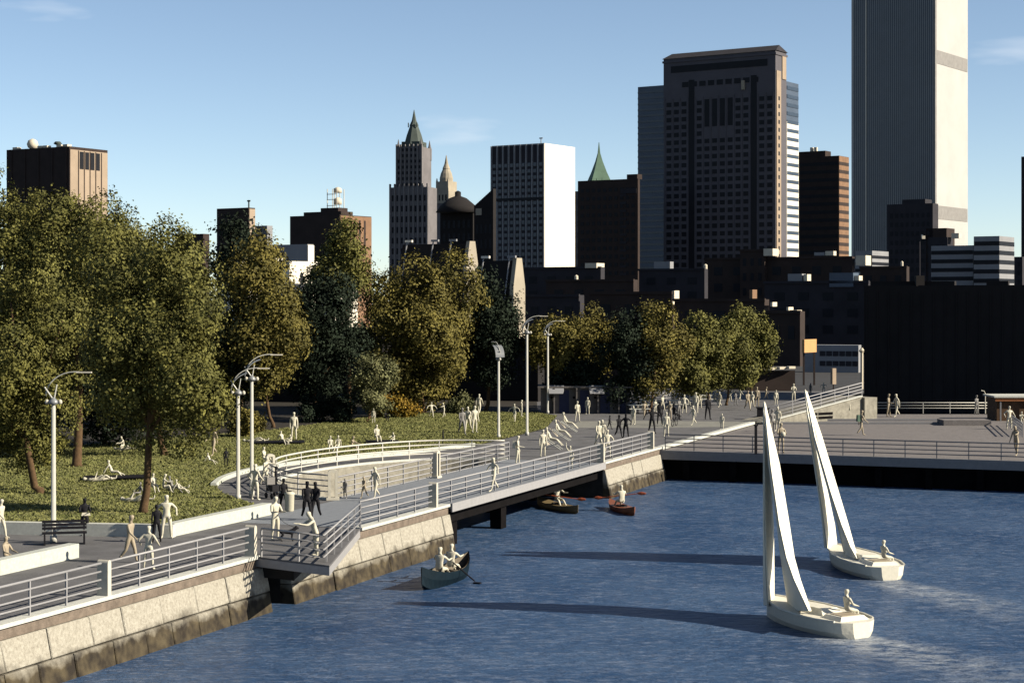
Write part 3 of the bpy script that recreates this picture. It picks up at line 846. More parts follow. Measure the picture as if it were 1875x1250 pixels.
def wins(o, face, u0, u1, z0, z1, nu, nz, wf, hf, m_, name='window', skip=(), d=0.05):
    """rows of windows on a face; u as fraction along the face from its left end, z in metres"""
    L = o.a if face == 'front' else o.b
    w = L * (u1 - u0) / nu; hh = (z1 - z0) / nz
    me = (MB().box((0, 0, 0), (w * wf, 2 * d, hh * hf)) if face == 'front' else MB().box((0, 0, 0), (2 * d, w * wf, hh * hf))).mesh(name, m_)
    for i in range(nu):
        for j in range(nz):
            if (i, j) in skip: continue
            u = L * u0 + w * (i + 0.5); z = z0 + hh * (j + 0.5)
            link(name, me, o.root, loc=((-o.a + u, 0, z) if face == 'front' else (0, u, z)))
def ribs(o, face, u0, u1, z0, z1, n, width, m_, name='pier', d=0.3):
    L = o.a if face == 'front' else o.b
    me = (MB().box((0, 0, (z0 + z1) / 2), (width, 2 * d, z1 - z0)) if face == 'front' else MB().box((0, 0, (z0 + z1) / 2), (2 * d, width, z1 - z0))).mesh(name, m_)
    for i in range(n):
        u = L * (u0 + (u1 - u0) * (i / (n - 1) if n > 1 else 0.5))
        link(name, me, o.root, loc=((-o.a + u, 0, 0) if face == 'front' else (0, u, 0)))
def part(o, name, c, s, m_, taper=1.0):
    return MB().box(c, s, 0, taper).build(name, m_, o.root)

# left brown tower with top louvres and roof domes
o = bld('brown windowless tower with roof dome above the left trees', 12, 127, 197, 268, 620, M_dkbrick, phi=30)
part(o, 'sunlit_side', (0.12, o.b / 2, o.h / 2 - 0.5), (0.2, o.b - 0.5, o.h - 1), M_tanst)  # lighter slab on the sun side; sunlight put into its colour
wins(o, 'side', 0.23, 0.80, o.h - 7.5, o.h - 1.5, 4, 1, 0.68, 1, M_glass, d=0.32)
ribs(o, 'side', 0.22, 0.82, 5, o.h - 1.2, 5, 0.35, M_dkbrick, d=0.36)
ribs(o, 'front', 0.08, 0.95, 5, o.h - 0.5, 5, 0.7, M_dkbrick, d=0.3)
m = MB(); m.lathe((-o.a * 0.68, 3, o.h), [(0.5, 0), (1.6, 0.6), (2.0, 1.8), (1.5, 3.1), (0.4, 3.7)], 14); m.build('dome', M_tank, o.root, smooth=True)
m = MB(); m.lathe((-o.a * 0.28, 3, o.h), [(0.3, 0), (0.3, 0.9), (1.5, 1.5), (0.9, 2.2)], 12); m.build('dish', M_dkcopper, o.root, smooth=True)
for u in (0.9, 0.5, 0.42, 0.2, 0.1): part(o, 'roof_unit', (-o.a * u, 2, o.h + 0.45), (2.2, 2, 0.9), M_tank)

# small blocks seen over the trees
o = bld('small dark block with lit side and mast over the sparse tree', 397, 455, 467, 380, 420, M_dkbrick)
part(o, 'sunlit_side', (0.1, o.b / 2, o.h / 2), (0.16, o.b - 0.3, o.h - 0.6), M_tanst)  # sun side made lighter by colour
wins(o, 'side', 0.3, 0.7, o.h - 9, o.h - 2, 1, 3, 0.5, 0.6, M_glass, d=0.22)
part(o, 'mast', (-0.6, 0.8, o.h + 0.9), (0.25, 0.25, 1.8), M_dkcopper); part(o, 'antenna', (-0.6, 0.8, o.h + 1.6), (0.9, 0.2, 0.35), M_dkcopper)
o = bld('low dark flat roofed block left of the sparse tree', 322, 372, 374, 428, 400, M_dkbrick)
wins(o, 'front', 0.1, 0.95, o.h - 3.5, o.h - 1, 5, 1, 0.55, 0.7, M_glass)
o = bld('plain grey block beside the small dark block', 466, 489, 491, 413, 430, M_conc)
o = bld('long low grey block with sunlit white end between the two brown blocks', 488, 563, 574, 447, 380, M_conc)
part(o, 'sunlit_end', (0.1, o.b / 2, o.h / 2), (0.16, o.b, o.h - 0.4), M_wht)  # sunlit end whitened by colour
o = bld('bright white low building shining through the trees', 400, 440, 520, 470, 340, M_wht, phi=40)
wins(o, 'side', 0.1, 0.9, o.h - 5, o.h - 1, 3, 1, 0.25, 0.6, M_glass)
o = bld('white low annex behind the middle trees', 505, 530, 640, 478, 330, M_wht, phi=45)
wins(o, 'side', 0.1, 0.9, o.h - 5, o.h - 1.5, 4, 1, 0.25, 0.6, M_glass)
o = bld('pale low building between the middle trees', 585, 610, 655, 482, 325, M_wht, phi=45)
wins(o, 'side', 0.1, 0.9, o.h - 5, o.h - 1.5, 3, 1, 0.25, 0.6, M_glass)

# brown building with roof tank
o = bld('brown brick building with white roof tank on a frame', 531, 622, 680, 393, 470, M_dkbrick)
part(o, 'sunlit_side', (0.1, o.b / 2, o.h / 2), (0.16, o.b - 0.3, o.h - 0.4), M_brick)  # lighter brick colour paints sunlight onto this side
wins(o, 'side', 0.2, 0.85, o.h - 11, o.h - 1.2, 4, 1, 0.35, 1, M_dkbrick, name='recess', d=0.24)
part(o, 'penthouse', (-o.a * 0.42, 4, o.h + 0.5), (o.a * 0.75, 5, 1.0), M_dkbrick)
part(o, 'penthouse', (-o.a * 0.3, 4, o.h + 1.5), (o.a * 0.35, 4, 1.0), M_dkbrick)
zt = o.h + 1.0; cx_ = -o.a * 0.27
for dx in (-1.6, 0.2, 1.6):
    for dy in (2.5, 5.5):
        part(o, 'frame_leg', (cx_ + dx, dy, zt + 3.0), (0.14, 0.14, 6.0), M_tank)
for zz in (1.6, 3.2, 4.6): part(o, 'frame_beam', (cx_, 2.45, zt + zz), (3.4, 0.16, 0.16), M_tank)
m = MB(); m.lathe((cx_ + 0.7, 4, zt + 1.9), [(1.1, 0), (1.1, 1.4), (0.3, 1.9)], 12); m.build('tank', M_tank, o.root, smooth=True)
m = MB(); m.lathe((cx_ + 0.7, 4, zt + 5.0), [(1.1, 0), (1.1, 1.1), (0.3, 1.5)], 12); m.build('tank', M_tank, o.root, smooth=True)

# gothic tower
D = 1300; k = D / F
o = bld('tall gothic tower with pointed dark copper crown', 713, 784, 800, 342, D, M_goth, name='gothic_tower', phi=18)
ribs(o, 'front', 0.02, 0.98, 0, o.h + 2.5, 9, 1.0, M_gothp, d=0.8)
wins(o, 'front', 0.03, 0.97, 20, o.h - 4, 8, 9, 0.38, 0.55, M_glass, d=0.15)
tw = 19.5; cxx = -o.a * 0.5; cyy = 6
def zt_(py): return ZT(py, D)
part(o, 'tower', (cxx, cyy + tw / 2 - 5, (o.h + zt_(268)) / 2), (tw, tw, zt_(268) - o.h), M_goth)
for i in range(7):
    part(o, 'tower_pier', (cxx - tw / 2 + tw * i / 6, 1.0 - 0.3, (o.h + zt_(268)) / 2 + 1), (0.9, 1.2, zt_(268) - o.h + 2), M_gothp)
for i in range(6):
    for j in range(7):
        part(o, 'window', (cxx - tw / 2 + tw * (i + 0.5) / 6, 0.92, o.h + (zt_(268) - o.h) * (j + 0.5) / 7), (1.3, 0.3, 2.2), M_glass)
yc = cyy + tw / 2 - 5
for sx in (-1, 1):
    for sy in (-1, 1):
        m = MB(); m.lathe((cxx + sx * tw * 0.45, yc + sy * tw * 0.45, zt_(290)), [(1.7, 0), (1.7, 8), (0.9, 10.5), (0.15, 14.5)], 8); m.build('pinnacle', M_goth, o.root)
part(o, 'crown_base', (cxx, yc, zt_(263)), (tw * 0.72, tw * 0.72, 4.5), M_dkcopper)
m = MB(); m.lathe((cxx, yc, zt_(262)), [(tw * 0.40, 0), (tw * 0.30, zt_(245) - zt_(262)), (tw * 0.17, zt_(228) - zt_(262)), (tw * 0.18, zt_(226) - zt_(262)), (tw * 0.09, zt_(217) - zt_(262)), (0.15, zt_(197) - zt_(262))], 8); m.build('spire', M_dkcopper, o.root)
for sx in (-1, 1): part(o, 'spire_pinnacle', (cxx + sx * tw * 0.17, yc - tw * 0.15, zt_(226)), (0.6, 0.6, 3.4), M_dkcopper)
# tiered tower behind
D = 1500
o = bld('smaller tiered stone tower with lit right side and cupola', 786, 812, 827, 372, D, M_goth, name='tiered_tower')
def zt_(py): return ZT(py, D)
cxx, cyy = -2, 7
for (y0, y1, w) in ((372, 350, 15), (350, 332, 12.5)):
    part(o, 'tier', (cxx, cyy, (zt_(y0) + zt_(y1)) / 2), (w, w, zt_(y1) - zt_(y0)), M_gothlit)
    for sx in (-1, 1): part(o, 'corner_finial', (cxx + sx * w * 0.45, cyy - w * 0.45, zt_(y1) + 1.4), (1.2, 1.2, 2.8), M_gothlit, 0.3)
for i in range(4): part(o, 'window', (cxx - 5 + i * 3.3, cyy - 7.55, zt_(362)), (1.4, 0.2, 5), M_glass)
m = MB(); m.lathe((cxx, cyy, zt_(332)), [(5.6, 0), (5.6, 3), (4.6, 7), (3.0, 10.5), (3.2, 11), (1.6, 15), (0.2, zt_(283) - zt_(332))], 12); m.build('cupola', M_gothlit, o.root)
# dark domed roofs
o = bld('dark building with curved roof and lantern right of the gothic tower', 806, 866, 868, 388, 700, M_blk)
m = MB(); m.lathe((-o.a / 2, o.b / 2, o.h), [(o.a * 0.56, 0), (o.a * 0.46, 2.5), (o.a * 0.22, 5.6), (1.2, 6.4), (1.2, 8), (0.3, 8.5)], 20); m.build('roof', M_blk, o.root, smooth=True)
wins(o, 'front', 0.05, 0.95, 12, o.h - 2, 6, 6, 0.5, 0.6, M_glass)
o = bld('dark pitched roof building beside the white-ended slab', 868, 903, 904, 376, 690, M_blk)
m = MB(); a_, b_ = o.a, o.b; m.add([(-a_, 0, o.h), (0, 0, o.h), (0, b_, o.h), (-a_, b_, o.h), (0, 0, o.h + 6.4), (0, b_, o.h + 6.4)], [(0, 1, 4), (2, 3, 5), (0, 4, 5, 3), (1, 2, 5, 4), (3, 2, 1, 0)]); m.build('roof', M_blk, o.root)
part(o, 'wall_panel', (-o.a * 0.75, -0.1, o.h - 2.3), (o.a * 0.3, 0.2, 2.6), M_gothlit)
wins(o, 'front', 0.05, 0.95, 12, o.h - 6, 4, 5, 0.5, 0.6, M_glass)

# slab with blank white end
D = 820
o = bld('tall slab with dark striped front and blank sunlit white end wall', 900, 996, 1052, 262, D, M_conc, name='slab_tower')
part(o, 'end_wall', (0.15, o.b / 2, o.h / 2), (0.3, o.b - 0.2, o.h - 0.1), M_wht)  # white colour carries the sunlight on this end
wins(o, 'front', 0.0, 1.0, 8, o.h - 0.6, 9, 1, 0.62, 1.0, M_navy, name='bay', d=0.12)
ribs(o, 'front', 0.0, 1.0, 8, o.h - 0.2, 10, 0.55, M_conc, d=0.45)
wins(o, 'front', 0.0, 1.0, 10, o.h - 8, 9, 22, 0.5, 0.55, M_glassb, d=0.2)
part(o, 'band', (-o.a / 2, -0.2, ZT(363, D)), (o.a, 0.7, 1.2), M_glass)
part(o, 'roof_mast', (-o.a * 0.12, 3, o.h + 1.4), (0.3, 0.3, 2.8), M_conc); part(o, 'roof_antenna', (-o.a * 0.12, 3, o.h + 2.6), (1.8, 0.3, 0.5), M_conc)
# green pyramid spire
D = 1300
o = bld('green copper pyramid spire rising behind the dark brown block', 1064, 1104, 1110, 331, D, M_goth, name='spire_tower')
m = MB(); wv = o.a * 0.5
m.lathe((-o.a / 2 + 0.5, o.a / 2, o.h), [(wv * 1.12, 0), (wv * 0.72, 7), (wv * 0.34, 15), (wv * 0.12, 21), (0.25, ZT(258, D) - o.h)], 4); m.build('spire', M_copper, o.root)
for i in range(3): part(o, 'finial', (-o.a * (0.05 + 0.25 * i), 0.6, o.h + 1), (0.8, 0.8, 2.4), M_copper, 0.3)
# dark brown block
o = bld('dark brown block below the green spire', 1058, 1168, 1170, 327, 900, M_dkbrick)
wins(o, 'front', 0.03, 0.97, 14, o.h - 3, 10, 13, 0.55, 0.45, M_glass, d=0.12)
wins(o, 'front', 0.70, 0.82, 14, o.h - 6, 1, 13, 0.9, 0.3, M_navy, name='louvre', d=0.22)
part(o, 'penthouse', (-o.a * 0.12, 4, o.h + 1.2), (6, 5, 2.4), M_dkbrick)
part(o, 'roof_rim', (-o.a * 0.15, -0.1, o.h - 6), (9, 0.5, 2.5), M_navy)
o = bld('slim stone block between the white-ended slab and the brown block', 1050, 1062, 1066, 350, 930, M_goth)
wins(o, 'front', 0.1, 0.9, 14, o.h - 3, 2, 9, 0.4, 0.5, M_glass)
# blue glass tower
D = 1060
o = bld('blue glass tower half hidden behind the big granite tower', 1168, 1232, 1236, 155, D, M_blue, name='glass_tower')
for j in range(34): part(o, 'floor_band', (-o.a / 2, -0.1, 20 + (o.h - 20) * j / 34), (o.a, 0.3, 1.1), M_glassb)
# big granite tower
D = 900
o = bld('big granite office tower with gridded windows and dark cornice', 1215, 1420, 1440, 92, D, M_gran, name='office_tower')
z0, z1 = ZT(490, D), ZT(172, D)
sk = set()
for j in range(22):
    for i in (3, 11):
        sk.add((i, j))
for j in range(17, 21):
    for i in (5, 6, 7, 8): sk.add((i, j))
wins(o, 'front', 0.015, 0.985, z0, z1, 14, 22, 0.62, 0.58, M_glass, skip=sk, d=0.1)
Lw = o.a * 0.97 / 14
for i in (3, 11): part(o, 'dark_bay', (-o.a * 0.985 + Lw * (i + 0.5), -0.02, (z0 + ZT(135, D)) / 2), (Lw * 0.72, 0.3, ZT(135, D) - z0), M_glass)
for i in (5, 6, 7, 8): part(o, 'tall_window', (-o.a * 0.985 + Lw * (i + 0.5), 0, ZT(199, D)), (Lw * 0.62, 0.26, 14), M_glass)
ribs(o, 'front', 0.015, 0.985, z0, z1 + 1, 15, 0.5, M_gran, name='pier', d=0.25)
for i in range(9): part(o, 'loggia_opening', (-o.a * 0.80 + i * o.a * 0.078, -0.05, ZT(143, D)), (o.a * 0.055, 0.3, 2.6), M_glass)
part(o, 'upper_recess', (-o.a * 0.5, -0.06, ZT(113, D)), (o.a * 0.86, 0.35, 3.4), M_glass)
part(o, 'lit_fin', (-o.a * 0.277, -0.5, ZT(152, D)), (1.5, 1.6, 4.6), M_gothlit)
m = MB(); a_, b_ = o.a, o.b
m.add([(-a_ - 0.6, -0.6, o.h), (0.6, -0.6, o.h), (0.6, b_ + 0.6, o.h), (-a_ - 0.6, b_ + 0.6, o.h), (-a_ + 1.5, b_ * 0.5, o.h + 3.4), (-1.0, b_ * 0.5, o.h + 3.4)], [(3, 2, 1, 0), (0, 1, 5, 4), (1, 2, 5), (2, 3, 4, 5), (3, 0, 4)])
m.build('roof', M_navy, o.root)
part(o, 'cornice', (-o.a / 2, o.b / 2, ZT(98, D)), (o.a + 1.0, o.b + 1.0, 1.0), M_gran)
part(o, 'sunlit_strip', (0.2, o.b * 0.25, (z0 + o.h) / 2 - 4), (0.4, o.b * 0.4, o.h - z0 - 12), M_tanst)  # lighter tan strip puts sunlight into the side colour
part(o, 'sunlit_gable', (0.2, o.b * 0.75, ZT(120, D)), (0.4, o.b * 0.35, 12), M_tanst)  # same painted sunlight on the gable
wins(o, 'side', 0.10, 0.42, z0, z1, 1, 22, 0.4, 0.5, M_glass, d=0.45)
D = 960
o = bld('annex tower with bright banded right side behind the granite tower', 1405, 1440, 1462, 149, D, M_blue, name='annex_tower')
part(o, 'sunlit_side', (0.1, o.b / 2, (ZT(222, D)) / 2), (0.16, o.b - 0.2, ZT(222, D)), M_wht)  # white slab carries this side's sunlight in its colour
wins(o, 'side', 0.02, 0.98, 22, o.h - 1, 1, 23, 0.98, 0.42, M_glassb, name='ribbon_window', d=0.26)
# brown ribbon window block
D = 1000
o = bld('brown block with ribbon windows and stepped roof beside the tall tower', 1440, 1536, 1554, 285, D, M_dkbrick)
part(o, 'sunlit_side', (0.1, o.b / 2, o.h / 2), (0.16, o.b - 0.2, o.h - 0.3), M_brick)  # sunlight painted as a lighter brick than the front
wins(o, 'front', 0.0, 1.0, 22, o.h - 2, 1, 15, 1.0, 0.42, M_glass, name='ribbon_window', d=0.12)
wins(o, 'side', 0.0, 1.0, 22, o.h - 2, 1, 15, 0.97, 0.42, M_dkbrick, name='ribbon_window', d=0.26)
part(o, 'penthouse', (-o.a * 0.62, 5, o.h + 1.6), (o.a * 0.7, 8, 3.2), M_dkbrick)
for dx in (0, 2.4): part(o, 'roof_tank', (-o.a * 0.55 + dx, 3, o.h + 4.4), (1.6, 1.6, 2.2), M_tank)
# very tall tower
D = 1270
o = bld('very tall square aluminium tower cut off by the top edge', 1559, 1712, 1772, -560, D, M_alum, name='skyscraper', phi=34.6)
for py in (103, 388, -300): 
    part(o, 'louvre_band', (0.1, o.b / 2, ZT(py, D)), (0.3, o.b - 2.5, 9.5), M_alband)
part(o, 'corner_strip', (-0.5, 0.0, o.h / 2), (1.6, 0.3, o.h - 1), M_alband)
part(o, 'corner_strip', (0.1, 1.4, o.h / 2), (0.32, 2.6, o.h - 1.2), M_alband)
part(o, 'shade_glazing', (-o.a / 2, -0.05, o.h / 2), (o.a - 3, 0.2, o.h - 2), M_glassb)  # dark glass on the front alone puts that face's shade into colour
ribs(o, 'front', 0.03, 0.97, 0, o.h - 2, 42, 0.26, M_alum, name='column', d=0.16)
part(o, 'guide_rail', (-o.a * 0.82, -0.5, o.h / 2), (0.5, 0.5, o.h - 4), M_wht)
# dark stepped block in front of the very tall tower
o = bld('dark stepped block standing before the very tall tower', 1624, 1708, 1718, 372, 760, M_navy)
part(o, 'upper_step', (-o.a * 0.45, 6, o.h + 1), (o.a * 0.5, 8, 2), M_navy)
part(o, 'lower_wing', (1.5, 5, ZT(418, 760) / 2), (9, 10, ZT(418, 760)), M_dkbrick)
wins(o, 'front', 0.04, 0.96, 14, o.h - 3, 8, 9, 0.5, 0.5, M_glass, d=0.1)
part(o, 'roof_light', (-o.a * 0.22, -0.3, ZT(432, 760)), (0.8, 0.5, 1.2), M_wht)
o = bld('slate block stepping down right of the dark stepped block', 1700, 1735, 1745, 434, 700, M_navy)
part(o, 'roof_unit', (2.5, 3, o.h + 0.5), (3, 3, 2), M_tank)
wins(o, 'front', 0.04, 0.96, 14, o.h - 2, 3, 5, 0.5, 0.5, M_glass, d=0.1)
# pale banded buildings at the right
def banded(label, x0, x1, x2, yt, D, nb, z0):
    o = bld(label, x0, x1, x2, yt, D, M_conc)
    wins(o, 'front', 0.0, 1.0, z0, o.h - 0.8, 1, nb, 0.99, 0.45, M_glass, name='ribbon_window', d=0.1)
    wins(o, 'side', 0.0, 1.0, z0, o.h - 0.8, 1, nb, 0.99, 0.45, M_glass, name='ribbon_window', d=0.1)
    return o
banded('pale banded block at the right, lower part beside the dark wing', 1705, 1782, 1800, 449, 560, 5, 13)
banded('pale banded tower with lit right corner near the right edge', 1783, 1830, 1857, 432, 550, 6, 12)
banded('pale low banded block at the foot of the very tall tower', 1566, 1597, 1627, 459, 520, 3, 18)
o = bld('slate block at the right edge behind the black shed', 1840, 1872, 1890, 470, 600, M_navy)
wins(o, 'front', 0.05, 0.95, 12, o.h - 1, 3, 4, 0.5, 0.5, M_glass)
o = bld('dark sliver of a tower at the right edge of the picture', 1870, 1960, 1990, 283, 900, M_navy)
wins(o, 'front', 0.02, 0.98, 14, o.h - 1, 8, 12, 0.5, 0.5, M_glass)

# two dark sheds with tapering stone end walls
def gabled(label, x0, x1, w, ytop, ybelly, D, poles):
    f = R(PHI)
    r = empty('shed', label, 'building', ((x1 - 937.5) / F * D, D, 0), -f)
    zt = ZT(ytop, D); zb = ZT(ybelly, D)
    a = ((x1 - x0) / F * D) / math.cos(f) * 1.02
    dw = w / F * D / math.sin(f) * 0.9
    pr = [(0.0, -0.3), (0.0, zb), (dw * 0.28, zt), (dw * 0.72, zt), (dw, zb), (dw, -0.3)]
    def ex(xa, xb, prof):
        n = len(prof); m = MB()
        m.add([(xa, y, z) for y, z in prof] + [(xb, y, z) for y, z in prof], [tuple(range(n)), tuple(range(n, 2 * n))[::-1]] + [(i, i + n, (i + 1) % n + n, (i + 1) % n) for i in range(n)])
        me = m.mesh('x', None); bm = bmesh.new(); bm.from_mesh(me); bmesh.ops.recalc_face_normals(bm, faces=bm.faces); bm.to_mesh(me); bm.free(); return me
    pin = [(y * 0.96 + dw * 0.02, z - 0.4 if z > 0 else z) for y, z in pr]
    me = ex(-a, -0.5, pin); me.materials.append(M_blk); link('hall', me, r)
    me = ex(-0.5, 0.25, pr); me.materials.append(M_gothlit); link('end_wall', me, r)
    for u in poles:
        m = MB(); m.tube([(-a * u, -0.6, zb - 4), (-a * u + 0.5, dw * 0.22, zt + 0.2)], 0.13, 6); m.build('mast', M_conc, r)
        m = MB(); m.box((-a * u + 0.9, dw * 0.22, zt + 0.2), (1.6, 0.4, 0.4)); m.build('mast_light', M_wht if u > 0.8 else M_conc, r)
    return r
gabled('dark hall with pale tapering end wall left of the white-ended slab', 728, 852, 24, 441, 490, 330, (0.95, 0.55, 0.28))
gabled('second dark hall with pale tapering end wall nearer the lamps', 870, 938, 24, 472, 525, 300, (0.9, 0.2))

# band of low dark roofs
lowlist = [
 ('low slate block behind the orchard with small curved lit roof', 955, 1100, 1112, 489, 420, M_navy),
 ('low dark block with water tank in front of the brown block', 1000, 1160, 1180, 512, 380, M_dkbrick),
 ('low dark block in front of the granite tower', 1170, 1290, 1300, 492, 430, M_navy),
 ('raised dark block at the foot of the granite tower', 1355, 1400, 1418, 457, 450, M_dkbrick),
 ('long low dark roof behind the promenade trees', 1290, 1560, 1575, 470, 440, M_dkbrick),
 ('dark brick loft with rooftop box', 960, 1060, 1080, 540, 320, M_navy),
 ('wide dark loft behind the middle of the tree row', 1080, 1230, 1245, 535, 310, M_dkbrick),
 ('dark loft with chimneys right of the tree row', 1235, 1400, 1415, 548, 300, M_dkbrick),
 ('dark loft with blue rooftop plant', 1400, 1590, 1600, 515, 330, M_navy),
 ('dark low block below the pale banded block', 1575, 1660, 1690, 488, 420, M_dkbrick),
 ('dark street-side building behind the ramp', 1380, 1465, 1470, 570, 270, M_dkbrick),
]
LB = []
for i, (lab, x0, x1, x2, yt, D, mm) in enumerate(lowlist):
    o = bld(lab, x0, x1, x1 + 2.5, yt, D, mm, phi=30)
    nn_ = max(3, int(o.a / 5))
    wins(o, 'front', 0.03, 0.97, 3, o.h - 1.2, nn_, max(1, int(o.h / 4.2)), 0.42, 0.5, M_glass, d=0.08)
    part(o, 'parapet', (-o.a / 2, -0.05, o.h - 0.1), (o.a + 0.3, 0.5, 0.5), mm)
    LB.append(o)
def rooftop(o, name, px, py, wpx, hpx, m_, depth=2.0, round_=False):
    """a small roof structure given by its position in the building's own facade"""
    x = -(o.root.location.x - (px - 937.5) / F * o.D) / math.cos(R(30)); k = o.D / F
    z = ZT(py, o.D)
    if round_:
        m = MB(); m.lathe((x, 1.6, z - hpx * k / 2), [(wpx * k / 2, 0), (wpx * k / 2, hpx * k * 0.8), (0.1, hpx * k)], 12); m.build(name, m_, o.root)
    else:
        part(o, name, (x, 1.2, z), (wpx * k, depth, hpx * k), m_)
rooftop(LB[0], 'lit_roof', 1085, 486, 24, 9, M_tank, 4)
rooftop(LB[1], 'water_tank', 1051, 508, 7, 12, M_tank, round_=True)
rooftop(LB[2], 'water_tank', 1287, 488, 7, 10, M_tank, round_=True)
rooftop(LB[2], 'roof_box', 1215, 486, 33, 16, M_conc)
rooftop(LB[3], 'lit_box', 1408, 462, 18, 13, M_tank, 4)
rooftop(LB[4], 'roof_unit', 1522, 463, 16, 8, M_tank)
rooftop(LB[4], 'roof_unit', 1505, 464, 20, 6, M_conc)
rooftop(LB[4], 'lit_box', 1576, 477, 19, 18, M_tank, 4)
rooftop(LB[8], 'blue_plant', 1546, 512, 46, 26, M_blue, 3)
rooftop(LB[8], 'lit_box', 1570, 512, 9, 15, M_tank)
rooftop(LB[8], 'roof_box', 1466, 508, 28, 16, M_conc)
rooftop(LB[8], 'lit_box', 1484, 510, 7, 18, M_tank)
rooftop(LB[8], 'chimney', 1505, 538, 7, 20, M_tank)
for px, py, w, h in ((1209, 548, 4, 10), (1232, 540, 4, 16), (1224, 554, 16, 6), (1240, 565, 7, 7)):
    rooftop(LB[6], 'chimney', px, py, w, h, M_tank)
for px, py, w, h, mm in ((1283, 563, 15, 14, M_brick), (1314, 557, 3, 9, M_tank), (1376, 546, 6, 32, M_brick), (1411, 557, 4, 8, M_tank), (1345, 566, 6, 5, M_tank), (1330, 566, 10, 5, M_conc)):
    rooftop(LB[7], 'chimney', px, py, w, h, mm)
rooftop(LB[10], 'chimney', 1443, 566, 4, 8, M_tank); rooftop(LB[10], 'parapet_light', 1453, 569, 14, 3, M_tank)
rooftop(LB[9], 'roof_tank', 1649, 482, 5, 9, M_tank, round_=True)
# lit billboard and pale facade behind the ramp
r = empty('billboard', 'orange lit square billboard behind the ramp', 'billboard', (*W(1482, 705)[:2], 0))
yb = W(1482, 705)[1]; k = yb / F
MB().box((0, 0, ZT(633, yb)), (29 * k, 0.3, 24 * k)).build('panel', M_sign, r).rotation_euler = (0, 0, R(55))
r.children[0].scale = (1.75, 1, 1)
for dx in (-0.6, 0.6): MB().box((dx, 0.3, ZT(645, yb) / 2), (0.2, 0.2, ZT(645, yb))).build('post', M_dkbrick, r)
o = bld('pale striped low facade behind the billboard', 1470, 1572, 1577, 632, 245, M_conc, phi=19)
wins(o, 'front', 0.3, 1.0, 0.5, 3.2, 6, 2, 0.86, 0.5, M_navy, name='shutter', d=0.06)
r = empty('pole', 'pale sunlit pole at the corner of the black shed', 'pole', (*W(1578, 712)[:2], 0))
MB().tube([(0, 0, 0), (0, 0, 4.0)], 0.16, 8).build('shaft', M_tank, r); MB().lathe((0, 0, 4.0), [(0.2, 0), (0.32, 0.2), (0.1, 0.5)], 8).build('cap', M_tank, r)
r = empty('notice_board', 'pale lit notice panel standing behind the ramp', 'sign', (*W(1526, 716)[:2], 0))
MB().box((0, 0, 1.6), (0.55, 0.3, 1.7), R(35)).build('panel', M_tanst, r); MB().box((0, 0, 0.4), (0.12, 0.12, 0.8)).build('post', M_dkbrick, r)
r = empty('awning', 'row of pale lit awnings beneath the last promenade trees', 'awning', (*W(1412, 716)[:2], 0))
for i in range(5): MB().box((-1.9 + i * 1.0, 0, 2.3 + 0.06 * i), (0.8, 0.6, 0.25), R(25)).build('awning_panel', M_tank, r)
MB().box((0, 0.4, 1.1), (5.2, 0.3, 2.2)).build('frame', M_dkbrick, r)
# white domed pod among dark trees
q = W(627, 757); r = empty('tent', 'small white domed tent under the dark trees', 'tent', (q[0], q[1], 0))
MB().lathe((0, 0, 0), [(1.0, 0), (1.0, 1.0), (0.8, 1.35), (0.4, 1.6), (0.05, 1.68)], 14).build('cover', M_conc, r, smooth=True)
MB().box((-0.35, -0.98, 0.9), (0.5, 0.12, 0.6)).build('window', M_tank, r)
# black waterfront shed on the right
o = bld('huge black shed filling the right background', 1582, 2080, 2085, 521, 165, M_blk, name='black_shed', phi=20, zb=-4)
ribs(o, 'front', 0.01, 0.99, -3, o.h - 0.6, 24, 0.12, M_blk, name='cladding_seam', d=0.06)
for u, w in ((0.08, 3), (0.24, 5), (0.5, 2)): part(o, 'roof_vent', (-o.a * (1 - u), 1.5, o.h + 0.15), (w, 1.5, 0.5), M_blk)
r = empty('roof_disc', 'bright flat round roof dish above the black shed', 'dish', at(1644, 526, 175))
MB().lathe((0, 0, 0), [(0.2, -0.25), (1.35, 0.0), (1.35, 0.1), (0.5, 0.3)], 16).build('dish', M_tank, r, smooth=True)
MB().tube([(0, 0, -1.5), (0, 0, -0.2)], 0.1, 6).build('stand', M_blk, r)
r = empty('roof_lamp', 'thin dark mast with lit floodlight above the black shed', 'lamp', at(1684, 520, 172))
MB().tube([(0, 0, -1), (0, 0, 4.0), (0.3, 0, 4.4)], 0.06, 6).build('mast', M_navy, r); MB().box((0.35, 0, 4.45), (0.3, 0.3, 0.3)).build('floodlight', M_tank, r); MB().box((0, 0, 0.3), (0.8, 0.6, 1.0)).build('housing', M_blk, r)
# dark blocks added as a backdrop, standing in for shade behind the trees
for i, (x0, x1, yt, D, lab) in enumerate(((-500, 330, 580, 160, 'dark backdrop block added behind the left trees'), (335, 700, 600, 168, 'dark backdrop block added behind the middle trees'), (705, 985, 620, 172, 'dark backdrop block added behind the centre tree'), (985, 1400, 650, 197, 'low dark backdrop block added behind the promenade trees'))):
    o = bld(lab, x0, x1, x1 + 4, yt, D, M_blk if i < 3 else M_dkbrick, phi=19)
    wins(o, 'front', 0.02, 0.98, 1.0, o.h - 1, 12, 1, 0.4, 0.5, M_glass, d=0.06)

